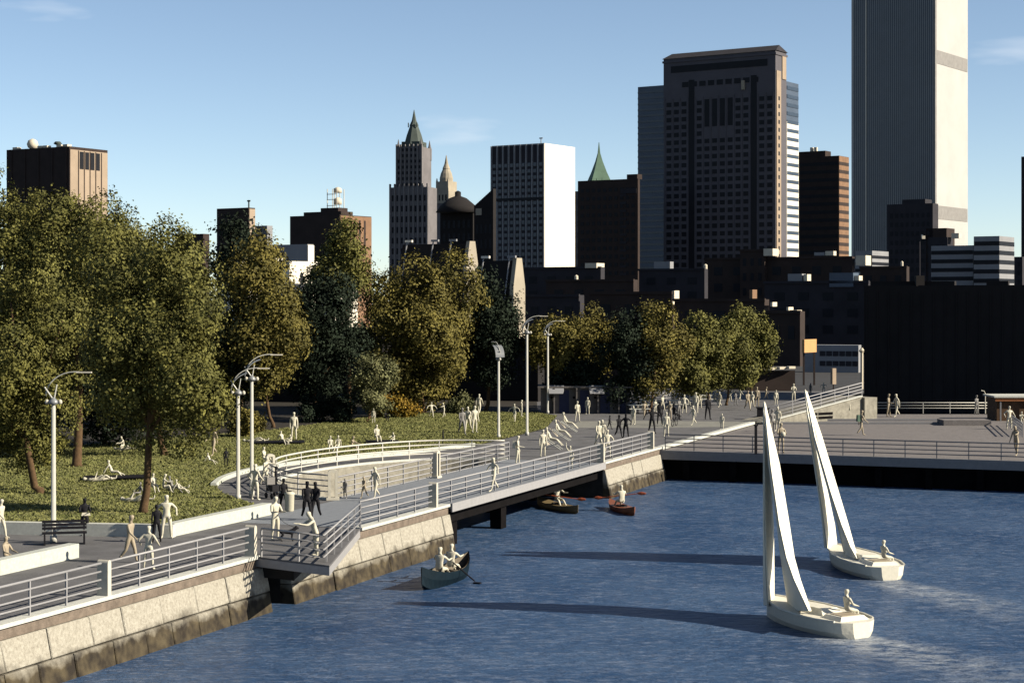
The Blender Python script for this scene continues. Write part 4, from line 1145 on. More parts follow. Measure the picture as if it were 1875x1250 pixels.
# blue-doored building
q = W(990, 757); kb = empty('park_building', 'low grey stone park building with blue doors and pale awnings', 'building', (q[0], q[1], 0), -0.02)
k = q[1] / F
M_kst = mat('kiosk_grey_stone', (0.11, 0.10, 0.095), 0.9, 0.2, 2); M_bdoor = mat('navy_blue_door', (0.012, 0.016, 0.05), 0.6, 0.2, 2)
wid = 164 * k; hh = 47 * k
MB().box((wid / 2, 2.4, hh / 2), (wid, 4, hh)).build('wall', M_kst, kb)
MB().box((wid / 2, 2.3, hh + 0.06), (wid + 0.5, 4.6, 0.12)).build('roof', M_kst, kb)
for x0, x1 in ((1024, 1042), (1062, 1079), (1099, 1117), (1136, 1146)):
    MB().box((((x0 + x1) / 2 - 990) * k, 0.38, hh * 0.46), ((x1 - x0) * k, 0.1, hh * 0.90)).build('door', M_bdoor, kb)
for x0 in (1010, 1051, 1090, 1128):
    MB().box(((x0 - 990) * k, 0.36, hh * 0.62), (0.18, 0.06, 0.18)).build('wall_lamp', M_black, kb)
    MB().box(((x0 - 990 + 5) * k, 0.1, hh * 0.5), (0.12, 0.5, hh)).build('pier', M_kst, kb)
for x0, w in ((1018, 30), (1093, 30)):
    m = MB(); xa = (x0 - 990) * k; m.add([(xa - w * k / 2, 0.38, hh - 0.15), (xa + w * k / 2, 0.38, hh - 0.15), (xa + w * k / 2 - 0.1, -0.7, hh - 0.45), (xa - w * k / 2 + 0.1, -0.7, hh - 0.45), (xa - w * k / 2, 0.38, hh + 0.2), (xa + w * k / 2, 0.38, hh + 0.2)], [(0, 1, 2, 3), (4, 3, 2, 5), (4, 0, 3), (5, 2, 1), (4, 5, 1, 0)])
    m.build('awning', M_conc, kb)
# fence and benches at the back of the promenade
railing('low pale fence at the back of the crowded promenade', [W(1158, 742), W(1335, 727)], M_rail, spacing=2.0, h=0.9, nr=3, name='fence')
def table(label, px, py):
    r = empty('picnic_table', label, 'table', W(px, py), 0.15, 'picnic tables under the promenade trees')
    MB().box((0, 0, 0.74), (1.8, 0.8, 0.06)).build('table_top', M_curb, r)
    for sy in (-0.7, 0.7): MB().box((0, sy, 0.44), (1.8, 0.28, 0.05)).build('seat', M_curb, r)
    for sx in (-0.7, 0.7): MB().box((sx, 0, 0.36), (0.08, 1.3, 0.7)).build('leg', M_raild, r)
table('picnic table nearest the blue-doored building', 1168, 757); table('second picnic table among the crowd', 1190, 748)
table('third picnic table under the fifth promenade tree', 1240, 748); table('picnic table at the back of the crowd by the fence', 1285, 738)

# ---------------------------------------------------------------- people (plastic scale figures)
def body(name, hip=(0, 0), knee=(5, 5), abd=(4, 4), lean=0.0, sh=(5, -5), shab=(10, 10), el=(15, 15), pelz=0.93, roll=0.0, neck=0.0, plump=1.0, skirt=False):
    """one continuous skinned figure facing -Y. angles in degrees; index 0 left(+x), 1 right(-x)"""
    V, E_, Rd = [], [], []
    def add(p, r, par=None):
        V.append(Vector(p)); Rd.append(tuple(q * 1.08 for q in r) if isinstance(r, tuple) else (r * 1.14, r * 1.14))
        if par is not None: E_.append((par, len(V) - 1))
        return len(V) - 1
    la = R(lean)
    def tr(y, z):   # trunk point at height z above pelvis, leaned forward
        return Vector((0, -math.sin(la) * z + math.cos(la) * y, pelz + math.cos(la) * z))
    pe = add((0, 0, pelz), (0.145 * plump, 0.105 * plump))
    wa = add(tr(0, 0.2), (0.125 * plump, 0.09 * plump), pe)
    ch = add(tr(0, 0.40), (0.155, 0.105), wa)
    ub = add(tr(0, 0.49), (0.11, 0.08), ch)
    nk = add(tr(0, 0.575), 0.05, ub)
    nl = R(neck)
    hb = tr(-0.02, 0.65)
    h1 = add(hb, (0.078, 0.088), nk)
    h2 = add(hb + Vector((0, -0.012 - 0.1 * math.sin(nl), 0.085)), (0.094, 0.112), h1)
    add(hb + Vector((0, 0.0 - 0.12 * math.sin(nl), 0.15)), (0.062, 0.072), h2)
    for i, sgn in ((0, 1), (1, -1)):
        hp = add((sgn * 0.095, 0, pelz - 0.05), 0.088 * plump, pe)
        a = R(hip[i]); b = R(abd[i])
        d = Vector((sgn * math.sin(b), -math.sin(a) * math.cos(b), -math.cos(a) * math.cos(b)))
        md = add(V[hp] + d * 0.2, 0.078 * plump, hp)
        kn = add(V[hp] + d * 0.43, 0.056, md)
        a2 = a - R(knee[i])
        d2 = Vector((sgn * math.sin(b) * 0.5, -math.sin(a2), -math.cos(a2))).normalized()
        cf = add(V[kn] + d2 * 0.14, 0.056, kn)
        an = add(V[kn] + d2 * 0.40, 0.036, cf)
        ft = Vector((sgn * 0.15, -math.cos(a2), math.sin(a2) * -1.0 * 1.0)).normalized() if abs(a2) < 1.2 else Vector((0, -0.3, 0.95))
        fm = add(V[an] + ft * 0.08 + d2 * 0.03, (0.042, 0.032), an)
        add(V[an] + ft * 0.18 + d2 * 0.035, (0.036, 0.022), fm)
        s0 = tr(0, 0.44) + Vector((sgn * 0.175, 0, 0))
        sj = add(s0, 0.058, ch)
        c = R(sh[i]) + la * 0.3; e = R(shab[i])
        d = Vector((sgn * math.sin(e), -math.sin(c) * math.cos(e), -math.cos(c) * math.cos(e)))
        bm_ = add(s0 + d * 0.15, 0.048, sj)
        ej = add(s0 + d * 0.30, 0.040, bm_)
        c2 = c + R(el[i])
        inw = -0.35 * abs(math.sin(R(el[i]))) 
        d2 = Vector((sgn * (math.sin(e) * 0.6 + inw), -math.sin(c2), -math.cos(c2))).normalized()
        wr = add(V[ej] + d2 * 0.25, 0.028, ej)
        pm = add(V[wr] + d2 * 0.07, (0.040, 0.020), wr)
        side = Vector((-sgn * 0.3, -1, 0)).normalized()
        add(V[wr] + d2 * 0.06 + side * 0.055, 0.011, wr)       # thumb
        for q in (-0.024, -0.008, 0.008, 0.024):
            add(V[pm] + side * q + d2 * (0.085 - abs(q - 0.004) * 0.6), 0.010, pm)
    if roll:
        rm = Matrix.Rotation(R(roll), 4, 'X')
        V = [rm @ p for p in V]
    me = bpy.data.meshes.new(name)
    me.from_pydata(V, E_, [])
    ob = bpy.data.objects.new(name, me); C.objects.link(ob)
    md = ob.modifiers.new('skin', 'SKIN'); md.use_smooth_shade = True; md.branch_smoothing = 0.3
    sv = me.skin_vertices[0].data
    for i, r in enumerate(Rd): sv[i].radius = r
    sv[0].use_root = True
    sb = ob.modifiers.new('sub', 'SUBSURF'); sb.levels = 1; sb.render_levels = 1
    dg = bpy.context.evaluated_depsgraph_get()
    out = bpy.data.meshes.new_from_object(ob.evaluated_get(dg))
    bpy.data.objects.remove(ob); bpy.data.meshes.remove(me)
    zmin = min(v.co.z for v in out.vertices)
    for v in out.vertices: v.co.z -= zmin
    out.polygons.foreach_set('use_smooth', [True] * len(out.polygons))
    out.materials.clear()
    return out
POSE = {
 'stand': dict(),
 'stand2': dict(sh=(-8, 12), el=(30, 70), hip=(6, -4), abd=(6, 6)),
 'hips': dict(shab=(42, 40), el=(75, 75), sh=(-25, -25), abd=(8, 8)),
 'walk': dict(hip=(17, -13), knee=(8, 28), sh=(-22, 24), el=(18, 25), lean=3),
 'walk2': dict(hip=(-12, 17), knee=(30, 12), sh=(30, -18), el=(35, 15), lean=4),
 'run': dict(hip=(48, -28), knee=(60, 50), sh=(-40, 45), el=(85, 85), lean=12),
 'hold': dict(sh=(25, 25), el=(70, 75), shab=(14, 14)),
 'wave': dict(sh=(10, 150), shab=(12, 25), el=(15, 35), abd=(5, 5)),
 'reach': dict(sh=(70, 10), shab=(30, 12), el=(10, 12), hip=(14, -12), knee=(5, 15), lean=10),
 'wide': dict(sh=(10, 10), shab=(70, 65), el=(5, 5), hip=(18, -16), knee=(6, 20)),
 'lean': dict(sh=(55, 50), el=(40, 45), lean=22, hip=(2, -4), neck=15),
 'bend': dict(sh=(60, 70), el=(15, 15), lean=48, hip=(10, -6), knee=(10, 6)),
 'sit': dict(hip=(95, 88), knee=(60, 45), sh=(-18, 35), el=(8, 45), shab=(6, 6), lean=-6, pelz=0.3),
 'situp': dict(hip=(105, 100), knee=(95, 80), sh=(50, 55), el=(30, 30), lean=10, pelz=0.3),
 'recline': dict(hip=(82, 95), knee=(14, 55), sh=(-38, -30), el=(6, 10), shab=(6, 6), lean=-24, pelz=0.3),
 'lie': dict(hip=(8, 38), knee=(3, 70), sh=(10, 14), shab=(8, 6), el=(20, 60), roll=-88),
 'chair': dict(hip=(85, 82), knee=(75, 82), sh=(35, 30), el=(45, 45), lean=-6, pelz=0.5),
 'lounge': dict(hip=(80, 86), knee=(30, 42), sh=(10, 8), el=(45, 45), shab=(6, 6), lean=-28, pelz=0.4),
 'boat': dict(hip=(88, 84), knee=(35, 40), sh=(55, 50), shab=(25, 22), el=(40, 45), lean=4, pelz=0.3),
 'kneel': dict(hip=(80, 10), knee=(95, 100), sh=(40, 30), el=(30, 40), lean=20, pelz=0.6),
}
BM = {k_: body('figure_' + k_, **v_) for k_, v_ in POSE.items()}
PM = {}
def person(px, py, hpx, pose, rot, m_, label, z=0.0, group='plastic figures of people', scale=None, loc=None):
    key = (pose, m_.name)
    if key not in PM:
        me = BM[pose].copy(); me.materials.append(m_); PM[key] = me
    p = loc or W(px, py, z)
    k = p[1] / F
    full = max(v.co.z for v in BM[pose].vertices)
    s = scale or min(1.12 if full > 1.3 else 0.98, max(0.5, hpx * k / full))
    o = link('person', PM[key], None, label, 'person', group, None, p, R(rot))
    o.scale = (s, s, s)
    return o
w_, t_, g_, d_ = M_white, M_tan, M_grey, M_dark
LZ = 0.08
GW, GL, GB, GP, GR = 'figures on the near walkway', 'figures on the lawn', 'figures on and around the footbridge', 'figures on the far promenade', 'figures on the pier'
def bag(o, m_, loc, size):
    b = MB().box((0, 0, 0), size, 0, 0.8).build('bag', m_, o, loc=loc)
    return b
# near walkway
o = person(155, 980, 69, 'hold', 20, d_, 'dark grey figure holding a white sheet in front of the lawn wall', group=GW); bag(o, w_, (0.02, -0.3, 1.02), (0.42, 0.05, 0.14))
person(238, 1030, 88, 'walk', 70, t_, 'tan figure striding left just behind the near railing', group=GW)
person(272, 1042, 80, 'hips', 170, w_, 'cream figure leaning on the near railing, lowest in the picture', group=GW)
person(287, 993, 70, 'stand2', 200, d_, 'black figure standing close beside a cream figure by the white wall end', group=GW)
person(305, 985, 80, 'hips', 10, w_, 'cream figure standing upright at the end of the white seat wall', group=GW)
person(1, 985, 72, 'walk', 60, w_, 'cream figure half cut off by the left picture edge', group=GW)
person(12, 1040, 58, 'chair', 60, t_, 'tan figure seated on the low wall at the left picture edge', group=GW)
o = person(504, 988, 80, 'hold', 40, w_, 'cream figure holding a dog lead on the walkway', group=GW)
person(562, 953, 73, 'walk', 20, d_, 'left black figure of the couple walking hand in hand', group=GW)
person(578, 951, 70, 'walk2', -10, d_, 'right black figure of the couple walking hand in hand', group=GW)
person(578, 1019, 84, 'lean', -60, w_, 'cream figure leaning on the rail inside the triangular lookout', group=GW)
person(467, 915, 66, 'hips', 150, w_, 'cream figure standing behind the right lamp of the pair', group=GW)
person(485, 890, 54, 'reach', 60, w_, 'cream figure bending towards the pushchair', group=GW)
person(505, 905, 52, 'stand', 100, d_, 'black figure beside the pushchair', group=GW)
person(519, 935, 60, 'stand2', 30, d_, 'black figure next to the white litter bin', group=GW)
# lawn
person(205, 874, 32, 'recline', 90, w_, 'figure reclining alone on a dark blanket left of the front tree', LZ, GL)
person(213, 881, 9, 'lie', 95, w_, 'figure lying flat beside the reclining figure on the dark blanket', LZ, GL, scale=1.0)
person(281, 900, 34, 'sit', 30, w_, 'left seated figure of the group right of the front tree trunk', LZ, GL)
person(299, 901, 34, 'situp', 90, w_, 'second seated figure of the group right of the front tree trunk', LZ, GL)
person(316, 901, 30, 'recline', 80, g_, 'grey figure leaning back in the group right of the front tree trunk', LZ, GL)
person(328, 903, 26, 'recline', 100, w_, 'rightmost figure stretching its legs in the group by the front tree', LZ, GL)
person(256, 912, 30, 'sit', -60, g_, 'figure sitting half hidden by the front tree trunk', LZ, GL)
person(281, 919, 9, 'lie', 80, w_, 'figure lying on the grass just right of the front tree trunk', LZ, GL, scale=0.95)
person(226, 824, 26, 'kneel', -40, w_, 'cream figure kneeling in the shade behind the front tree', LZ, GL)
person(247, 825, 8, 'lie', 70, w_, 'figure lying near the kneeling figure in the shade', LZ, GL, scale=0.9)
person(391, 834, 54, 'walk', -40, t_, 'tan figure walking past the right side of the front tree', LZ, GL)
person(384, 849, 20, 'recline', 70, w_, 'cream figure reclining below the walking tan figure', LZ, GL)
person(414, 853, 33, 'stand', 30, d_, 'small black child figure left of the paired lamps', LZ, GL)
person(343, 898, 10, 'lie', 60, w_, 'figure lying on the grass far right of the tree group', LZ, GL, scale=0.9)
person(538, 805, 51, 'stand', 10, w_, 'cream figure standing alone at the top of the lawn', LZ, GL)
person(491, 810, 10, 'lie', 85, w_, 'figure lying on the dark picnic blanket', LZ, GL, scale=1.0)
person(517, 813, 24, 'recline', 40, w_, 'figure sitting in the middle of the dark picnic blanket', LZ, GL)
person(533, 813, 18, 'situp', -50, w_, 'hunched figure at the right of the dark picnic blanket', LZ, GL)
person(484, 850, 32, 'sit', 60, w_, 'cream figure sitting on the grass just above the pushchair', LZ, GL)
person(644, 828, 30, 'situp', 70, t_, 'tan figure sitting on the grass behind the white basin railing', LZ, GL)
person(605, 826, 16, 'sit', 10, w_, 'left of two small figures sitting behind the basin railing', LZ, GL, scale=0.75)
person(619, 825, 16, 'sit', -10, w_, 'right of two small figures sitting behind the basin railing', LZ, GL, scale=0.75)
person(684, 774, 18, 'stand', 0, w_, 'little cream figure beside the small sage tree', LZ, GL, scale=0.65)
person(705, 771, 20, 'situp', 40, d_, 'dark figure sitting in front of the orange shrub', LZ, GL)
person(690, 810, 33, 'sit', 20, w_, 'cream figure sitting upright in mid lawn', LZ, GL)
person(721, 811, 20, 'situp', -30, w_, 'hunched figure right of the one sitting upright in mid lawn', LZ, GL)
person(811, 812, 26, 'stand', 90, d_, 'small black figure just above the basin railing', LZ, GL)
person(790, 764, 28, 'wide', 20, w_, 'left running figure under the centre tree', LZ, GL)
person(813, 763, 26, 'reach', -60, w_, 'figure reaching out under the centre tree', LZ, GL)
person(846, 796, 50, 'walk', 20, g_, 'grey figure of the pair strolling on the right part of the lawn', LZ, GL)
person(857, 790, 46, 'walk2', -15, w_, 'cream figure arm in arm with the strolling grey figure', LZ, GL)
person(869, 792, 50, 'stand', 30, w_, 'slim cream figure right of the strolling pair', LZ, GL)
person(877, 759, 38, 'walk', 160, w_, 'cream figure walking away at the back of the lawn', LZ, GL)
person(942, 771, 32, 'wide', -20, w_, 'cream figure with arms spread between the lamps', LZ, GL)
person(955, 762, 30, 'stand', 100, w_, 'cream figure half hidden by the tallest lamp', LZ, GL)
# footbridge
person(688, 912, 58, 'walk', -50, w_, 'cream adult walking with a child across the footbridge', 0.03, GB)
person(667, 912, 40, 'walk2', -40, t_, 'child holding the hand of the adult on the footbridge', 0.03, GB)
person(632, 912, 24, 'stand', -30, g_, 'tiny dark child at the basin railing of the footbridge', 0.03, GB, scale=0.55)
person(904, 899, 62, 'wide', -60, w_, 'cream figure with raised arms leaning on the bridge railing', 0.03, GB)
o = person(948, 849, 52, 'stand2', 80, w_, 'cream figure with a round backpack beyond the footbridge', 0, GB); bag(o, w_, (0, 0.2, 1.2), (0.34, 0.22, 0.46))
person(994, 836, 50, 'stand', 20, w_, 'cream figure standing left of the deck chairs', 0, GB)
person(1044, 857, 48, 'wave', 0, w_, 'cream figure waving one arm at the bridge railing', 0.03, GB)
person(1096, 820, 50, 'walk', 20, w_, 'left cream figure of the trio at the end of the footbridge', 0, GB)
person(1103, 818, 50, 'stand2', -20, w_, 'middle cream figure of the trio at the end of the footbridge', 0, GB)
person(1112, 838, 52, 'hips', 10, w_, 'front cream figure of the trio beside the rounded post', 0, GB)
chairs = [(1008, 822, 'deck chair nearest the bridge', 'figure lounging in the deck chair nearest the bridge', 75), (1024, 806, 'middle deck chair of the three', 'figure lounging in the middle deck chair', 78), (1038, 790, 'farthest deck chair of the three', 'figure lounging in the farthest deck chair', 80)]
for px, py, cl, pl_, ro in chairs:
    p = W(px, py)
    r = empty('deck_chair', cl, 'chair', p, R(ro), 'deck chairs on the promenade')
    for sx in (-0.28, 0.28):
        MB().tube([(sx, -0.75, 0.0), (sx, 0.45, 0.75)], 0.025, 6).build('leg', M_curb, r); MB().tube([(sx, 0.5, 0.0), (sx, -0.6, 0.45)], 0.025, 6).build('leg', M_curb, r)
    m = MB(); m.add([(-0.27, -0.5, 0.40), (0.27, -0.5, 0.40), (0.27, 0.1, 0.28), (-0.27, 0.1, 0.28), (0.27, 0.62, 0.86), (-0.27, 0.62, 0.86)], [(0, 1, 2, 3), (3, 2, 4, 5)]); m.build('canvas', M_tank, r)
    person(px, py, 40, 'lounge', ro, w_, pl_, group='figures in deck chairs', loc=(p[0], p[1], 0.22), scale=0.95)
# promenade
pp = [(1057, 772, 38, 'stand2', 20, w_, 'cream figure standing in front of the blue doors'), (1076, 758, 31, 'stand', -10, w_, 'small cream figure in a blue doorway'),
 (1116, 786, 26, 'walk', 60, d_, 'small dark figure between the trio and the black pair'), (1133, 801, 42, 'walk', 30, d_, 'left black figure of the pair right of the trio'), (1146, 801, 44, 'hips', -20, d_, 'right black figure of the pair right of the trio'),
 (1194, 793, 48, 'wide', 10, d_, 'black figure with arms held out in the middle of the promenade'), (1208, 777, 42, 'stand2', 10, d_, 'black figure in front of the white crowd'), (1220, 799, 45, 'stand', 0, w_, 'bright cream figure in front of the cyclist'),
 (1200, 757, 26, 'stand', 30, w_, 'white figure at the left of the crowd under the trees'), (1226, 768, 34, 'hold', -20, t_, 'tan figure behind the cyclist'), (1233, 745, 28, 'stand', 0, w_, 'white figure at the back of the crowd'),
 (1253, 756, 34, 'hips', 0, w_, 'white figure in the middle of the crowd'), (1274, 756, 38, 'stand', -10, w_, 'tall cream figure right of the crowd'), (1281, 748, 32, 'stand2', 20, w_, 'white figure just behind the tall cream figure'),
 (1296, 768, 46, 'stand2', 20, d_, 'black figure alone on the right promenade'), (1297, 744, 28, 'stand', 40, t_, 'tan figure behind the lone black figure'), (1308, 741, 25, 'situp', 40, w_, 'white figure sitting under the trees near the lone black figure'),
 (1337, 735, 22, 'bend', 60, w_, 'white figure bending at the back of the promenade'), (1322, 786, 29, 'stand', -20, w_, 'small cream child alone near the promenade edge'),
 (1369, 751, 36, 'walk', 20, t_, 'left tan figure of the pair near the last tree'), (1377, 748, 32, 'walk2', -20, w_, 'cream figure between the tan figures near the last tree'), (1386, 744, 36, 'stand', 0, t_, 'right tan figure of the pair near the last tree'),
 (1421, 742, 28, 'stand', 10, w_, 'cream figure on the ramp just right of the near sail tip'), (1453, 735, 33, 'hold', 0, w_, 'cream figure standing at the top of the ramp area'), (1484, 723, 22, 'stand', 40, g_, 'grey figure behind the far sail tip'), (1508, 720, 20, 'wide', 0, w_, 'white figure behind the ramp railing with raised arms'),
 (1185, 742, 22, 'situp', 60, g_, 'grey figure sitting at a picnic table'), (1168, 756, 22, 'stand', 60, g_, 'grey figure by the first picnic table')]
pp += [(1213, 752, 30, 'walk', 40, w_, 'white figure just left of the white crowd middle'), (1243, 762, 34, 'stand2', 60, g_, 'grey figure right behind the bicycle'), (1262, 748, 28, 'walk2', 90, w_, 'white figure between the crowd middle and the tall cream figure'),
 (1244, 740, 24, 'stand', 0, t_, 'tan figure at the far back of the crowd'), (1318, 745, 28, 'walk', -60, w_, 'cream figure walking right of the seated white figure'), (1289, 733, 22, 'stand', 20, w_, 'white figure near the end of the low fence'),
 (1347, 742, 26, 'stand2', 30, g_, 'grey figure under the last promenade trees'), (1355, 733, 22, 'walk', 120, w_, 'small white figure walking under the last promenade trees'), (1180, 764, 30, 'walk2', 30, t_, 'tan figure by the pale trunk near the tables'),
 (1160, 777, 34, 'stand', -40, w_, 'white figure left of the black figure with arms out'), (1403, 732, 24, 'walk', 60, t_, 'tan figure between the last tree and the ramp'), (1270, 778, 36, 'walk', -70, w_, 'cream figure crossing the pale paving strip')]
for a in pp: person(*a, group=GP)
for px, py, h_, po, ro, mm, lab in ((1414, 793, 44, 'stand', 20, g_, 'left grey figure of the couple between the sails'), (1424, 790, 46, 'stand2', -30, w_, 'right figure of the couple between the sails'),
   (1430, 829, 57, 'hold', 10, t_, 'tan figure holding a ball at the front of the pier'), (1551, 768, 43, 'stand', -10, w_, 'cream figure in front of the ramp wall'), (1577, 797, 46, 'walk', 100, t_, 'tan figure with a green bag crossing the pier'),
   (1627, 763, 43, 'stand2', 60, t_, 'left figure of the talking pair at the back of the pier'), (1642, 763, 43, 'walk', -70, w_, 'right figure of the talking pair at the back of the pier'),
   (1788, 758, 35, 'stand2', 30, g_, 'grey figure at the back railing of the pier'), (1848, 786, 43, 'hips', 10, w_, 'cream figure in front of the orange kiosk'), (1861, 834, 55, 'reach', -50, t_, 'tan figure stretching a leg at the front pier railing'), (1870, 775, 22, 'situp', 0, w_, 'small cream figure sitting by the orange kiosk')):
    o = person(px, py, h_, po, ro, mm, lab, ZP, GR)
    if 'ball' in lab: MB().lathe((0, -0.38, 1.1), [(0.02, -0.16), (0.12, -0.11), (0.16, 0), (0.12, 0.11), (0.02, 0.16)], 10).build('ball', w_, o, smooth=True)
    if 'bag' in lab: bag(o, M_copper, (0, 0.22, 1.2), (0.34, 0.2, 0.45))

# small things on the lawn and walkway
def blanket(label, px, py, w, h, rz):
    p = W(px, py, LZ); m = MB().box((0, 0, 0.11), (w, h, 0.03)); m.build('blanket', M_dark, label=label, cat='blanket', loc=p, rz=rz)
blanket('dark blanket under the reclining pair left of the front tree', 212, 876, 3.4, 1.6, 0.2)
blanket('dark picnic blanket at the top of the lawn', 512, 811, 3.3, 2.0, 0.1)
blanket('dark blanket under the figure sitting upright in mid lawn', 700, 810, 2.2, 1.6, 0.1)
# litter bin
p = W(530, 936); r = empty('litter_bin', 'white litter bin beside the black figure on the walkway', 'bin', p)
MB().lathe((0, 0, 0), [(0.17, 0), (0.2, 0.05), (0.22, 0.75), (0.24, 0.78), (0.24, 0.84), (0.12, 0.9)], 14).build('body', M_white, r, smooth=True); MB().lathe((0, 0, 0.9), [(0.12, 0), (0.1, 0.03)], 12).build('opening', M_dark, r)
# pushchair
p = W(500, 912); r = empty('pushchair', 'dark pushchair on the basin path', 'pushchair', p, 0.6)
for x in (-0.22, 0.22):
    for y in (-0.3, 0.3):
        MB().tube([(x - 0.02, y, 0.14), (x + 0.02, y, 0.14)], 0.14, 12).build('wheel', M_dark, r)
MB().box((0, 0, 0.5), (0.42, 0.7, 0.3), 0, 0.9).build('seat', M_dark, r); MB().box((0, 0.28, 0.8), (0.42, 0.16, 0.4)).build('hood', M_grey, r)
for x in (-0.2, 0.2): MB().tube([(x, -0.3, 0.2), (x, 0.75, 1.0)], 0.02, 6).build('frame', M_grey, r)
MB().tube([(-0.2, 0.75, 1.0), (0.2, 0.75, 1.0)], 0.025, 6).build('handle', M_grey, r)
# bench with things beside the left lamp
p = W(118, 996); r = empty('park_bench', 'black slatted park bench beside the leftmost lamp', 'bench', p, 0.25)
for i in range(4): MB().box((0, -0.18 + i * 0.13, 0.45), (1.7, 0.1, 0.04)).build('slat', M_dark, r)
for i in range(3): MB().box((0, 0.34, 0.6 + i * 0.13), (1.7, 0.04, 0.1)).build('slat', M_dark, r)
for x in (-0.75, 0.75):
    MB().box((x, 0.02, 0.215), (0.07, 0.5, 0.43)).build('leg', M_dark, r); MB().box((x, 0.375, 0.66), (0.06, 0.03, 0.5)).build('back_support', M_grey, r)
# dog on a lead
def animal():
    m = MB()
    p = W(528, 990)
    V = [(-0.32, 0, 0.48), (-0.1, 0, 0.47), (0.18, 0, 0.49), (0.32, 0, 0.62), (0.42, 0, 0.70), (0.56, 0, 0.66), (-0.5, 0, 0.55), (-0.62, 0, 0.66)]
    Rr = [0.11, 0.10, 0.13, 0.085, 0.085, 0.04, 0.03, 0.015]
    Eg = [(0, 1), (1, 2), (2, 3), (3, 4), (4, 5), (0, 6), (6, 7)]
    for sy in (-1, 1):
        b = len(V)
        V += [(0.20, sy * 0.09, 0.36), (0.18, sy * 0.09, 0.18), (0.21, sy * 0.09, 0.02), (0.27, sy * 0.09, 0.015)]; Rr += [0.055, 0.035, 0.025, 0.025]
        Eg += [(2, b), (b, b + 1), (b + 1, b + 2), (b + 2, b + 3)]
        b = len(V)
        V += [(-0.27, sy * 0.09, 0.33), (-0.42, sy * 0.09, 0.19), (-0.36, sy * 0.09, 0.02), (-0.30, sy * 0.09, 0.015)]; Rr += [0.065, 0.035, 0.024, 0.025]
        Eg += [(0, b), (b, b + 1), (b + 1, b + 2), (b + 2, b + 3)]
        b = len(V); V += [(0.40, sy * 0.07, 0.80)]; Rr += [0.03]; Eg += [(4, b)]
    me = bpy.data.meshes.new('dog'); me.from_pydata(V, Eg, []); ob = bpy.data.objects.new('dog_tmp', me); C.objects.link(ob)
    ob.modifiers.new('skin', 'SKIN'); sv = me.skin_vertices[0].data
    for i, q in enumerate(Rr): sv[i].radius = (q, q)
    sv[0].use_root = True
    ob.modifiers.new('sub', 'SUBSURF').levels = 1
    out = bpy.data.meshes.new_from_object(ob.evaluated_get(bpy.context.evaluated_depsgraph_get())); bpy.data.objects.remove(ob)
    out.materials.clear(); out.materials.append(M_dark); out.polygons.foreach_set('use_smooth', [True] * len(out.polygons))
    d = link('dog', out, None, 'black dog on a lead standing on the walkway by the lookout', 'dog', None, None, p, R(10)); d.scale = (0.75, 0.75, 0.75)
    h = W(509, 945)
    MB().tube([(0.38, 0, 0.68), (-0.2, 0.1, 0.95), (-0.62, 0.1, 1.4)], 0.012, 5).build('lead', M_dark, d)
animal()
# bicycle for the cyclist
def bicycle(label, px, py, rz):
    r = empty('bicycle', label, 'bicycle', W(px, py), rz)
    for x in (-0.5, 0.5):
        pts = [(x + 0.33 * math.cos(a), 0, 0.34 + 0.33 * math.sin(a)) for a in np.linspace(0, 2 * math.pi, 15)]
        MB().tube(pts, 0.025, 5, False).build('wheel', M_dark, r)
    for a, b in (((-0.5, 0, 0.34), (-0.15, 0, 0.85)), ((-0.15, 0, 0.8), (0.38, 0, 0.85)), ((-0.05, 0, 0.34), (0.38, 0, 0.85)), ((-0.05, 0, 0.34), (-0.2, 0, 0.9)), ((-0.5, 0, 0.34), (-0.05, 0, 0.34)), ((0.5, 0, 0.34), (0.36, 0, 1.0))):
        MB().tube([a, b], 0.02, 5).build('frame_tube', M_dark, r)
    MB().tube([(0.36, -0.26, 1.0), (0.36, 0.26, 1.0)], 0.018, 5).build('handlebar', M_dark, r); MB().box((-0.2, 0, 0.93), (0.26, 0.13, 0.06)).build('saddle', M_dark, r)
bicycle('dark bicycle ridden through the crowd on the promenade', 1235, 780, 1.2)
p = W(1236, 780); person(0, 0, 0, 'chair', 120, d_, 'dark figure riding the bicycle through the crowd', group=GP, loc=(p[0] - 0.05, p[1], 0.45), scale=0.95)

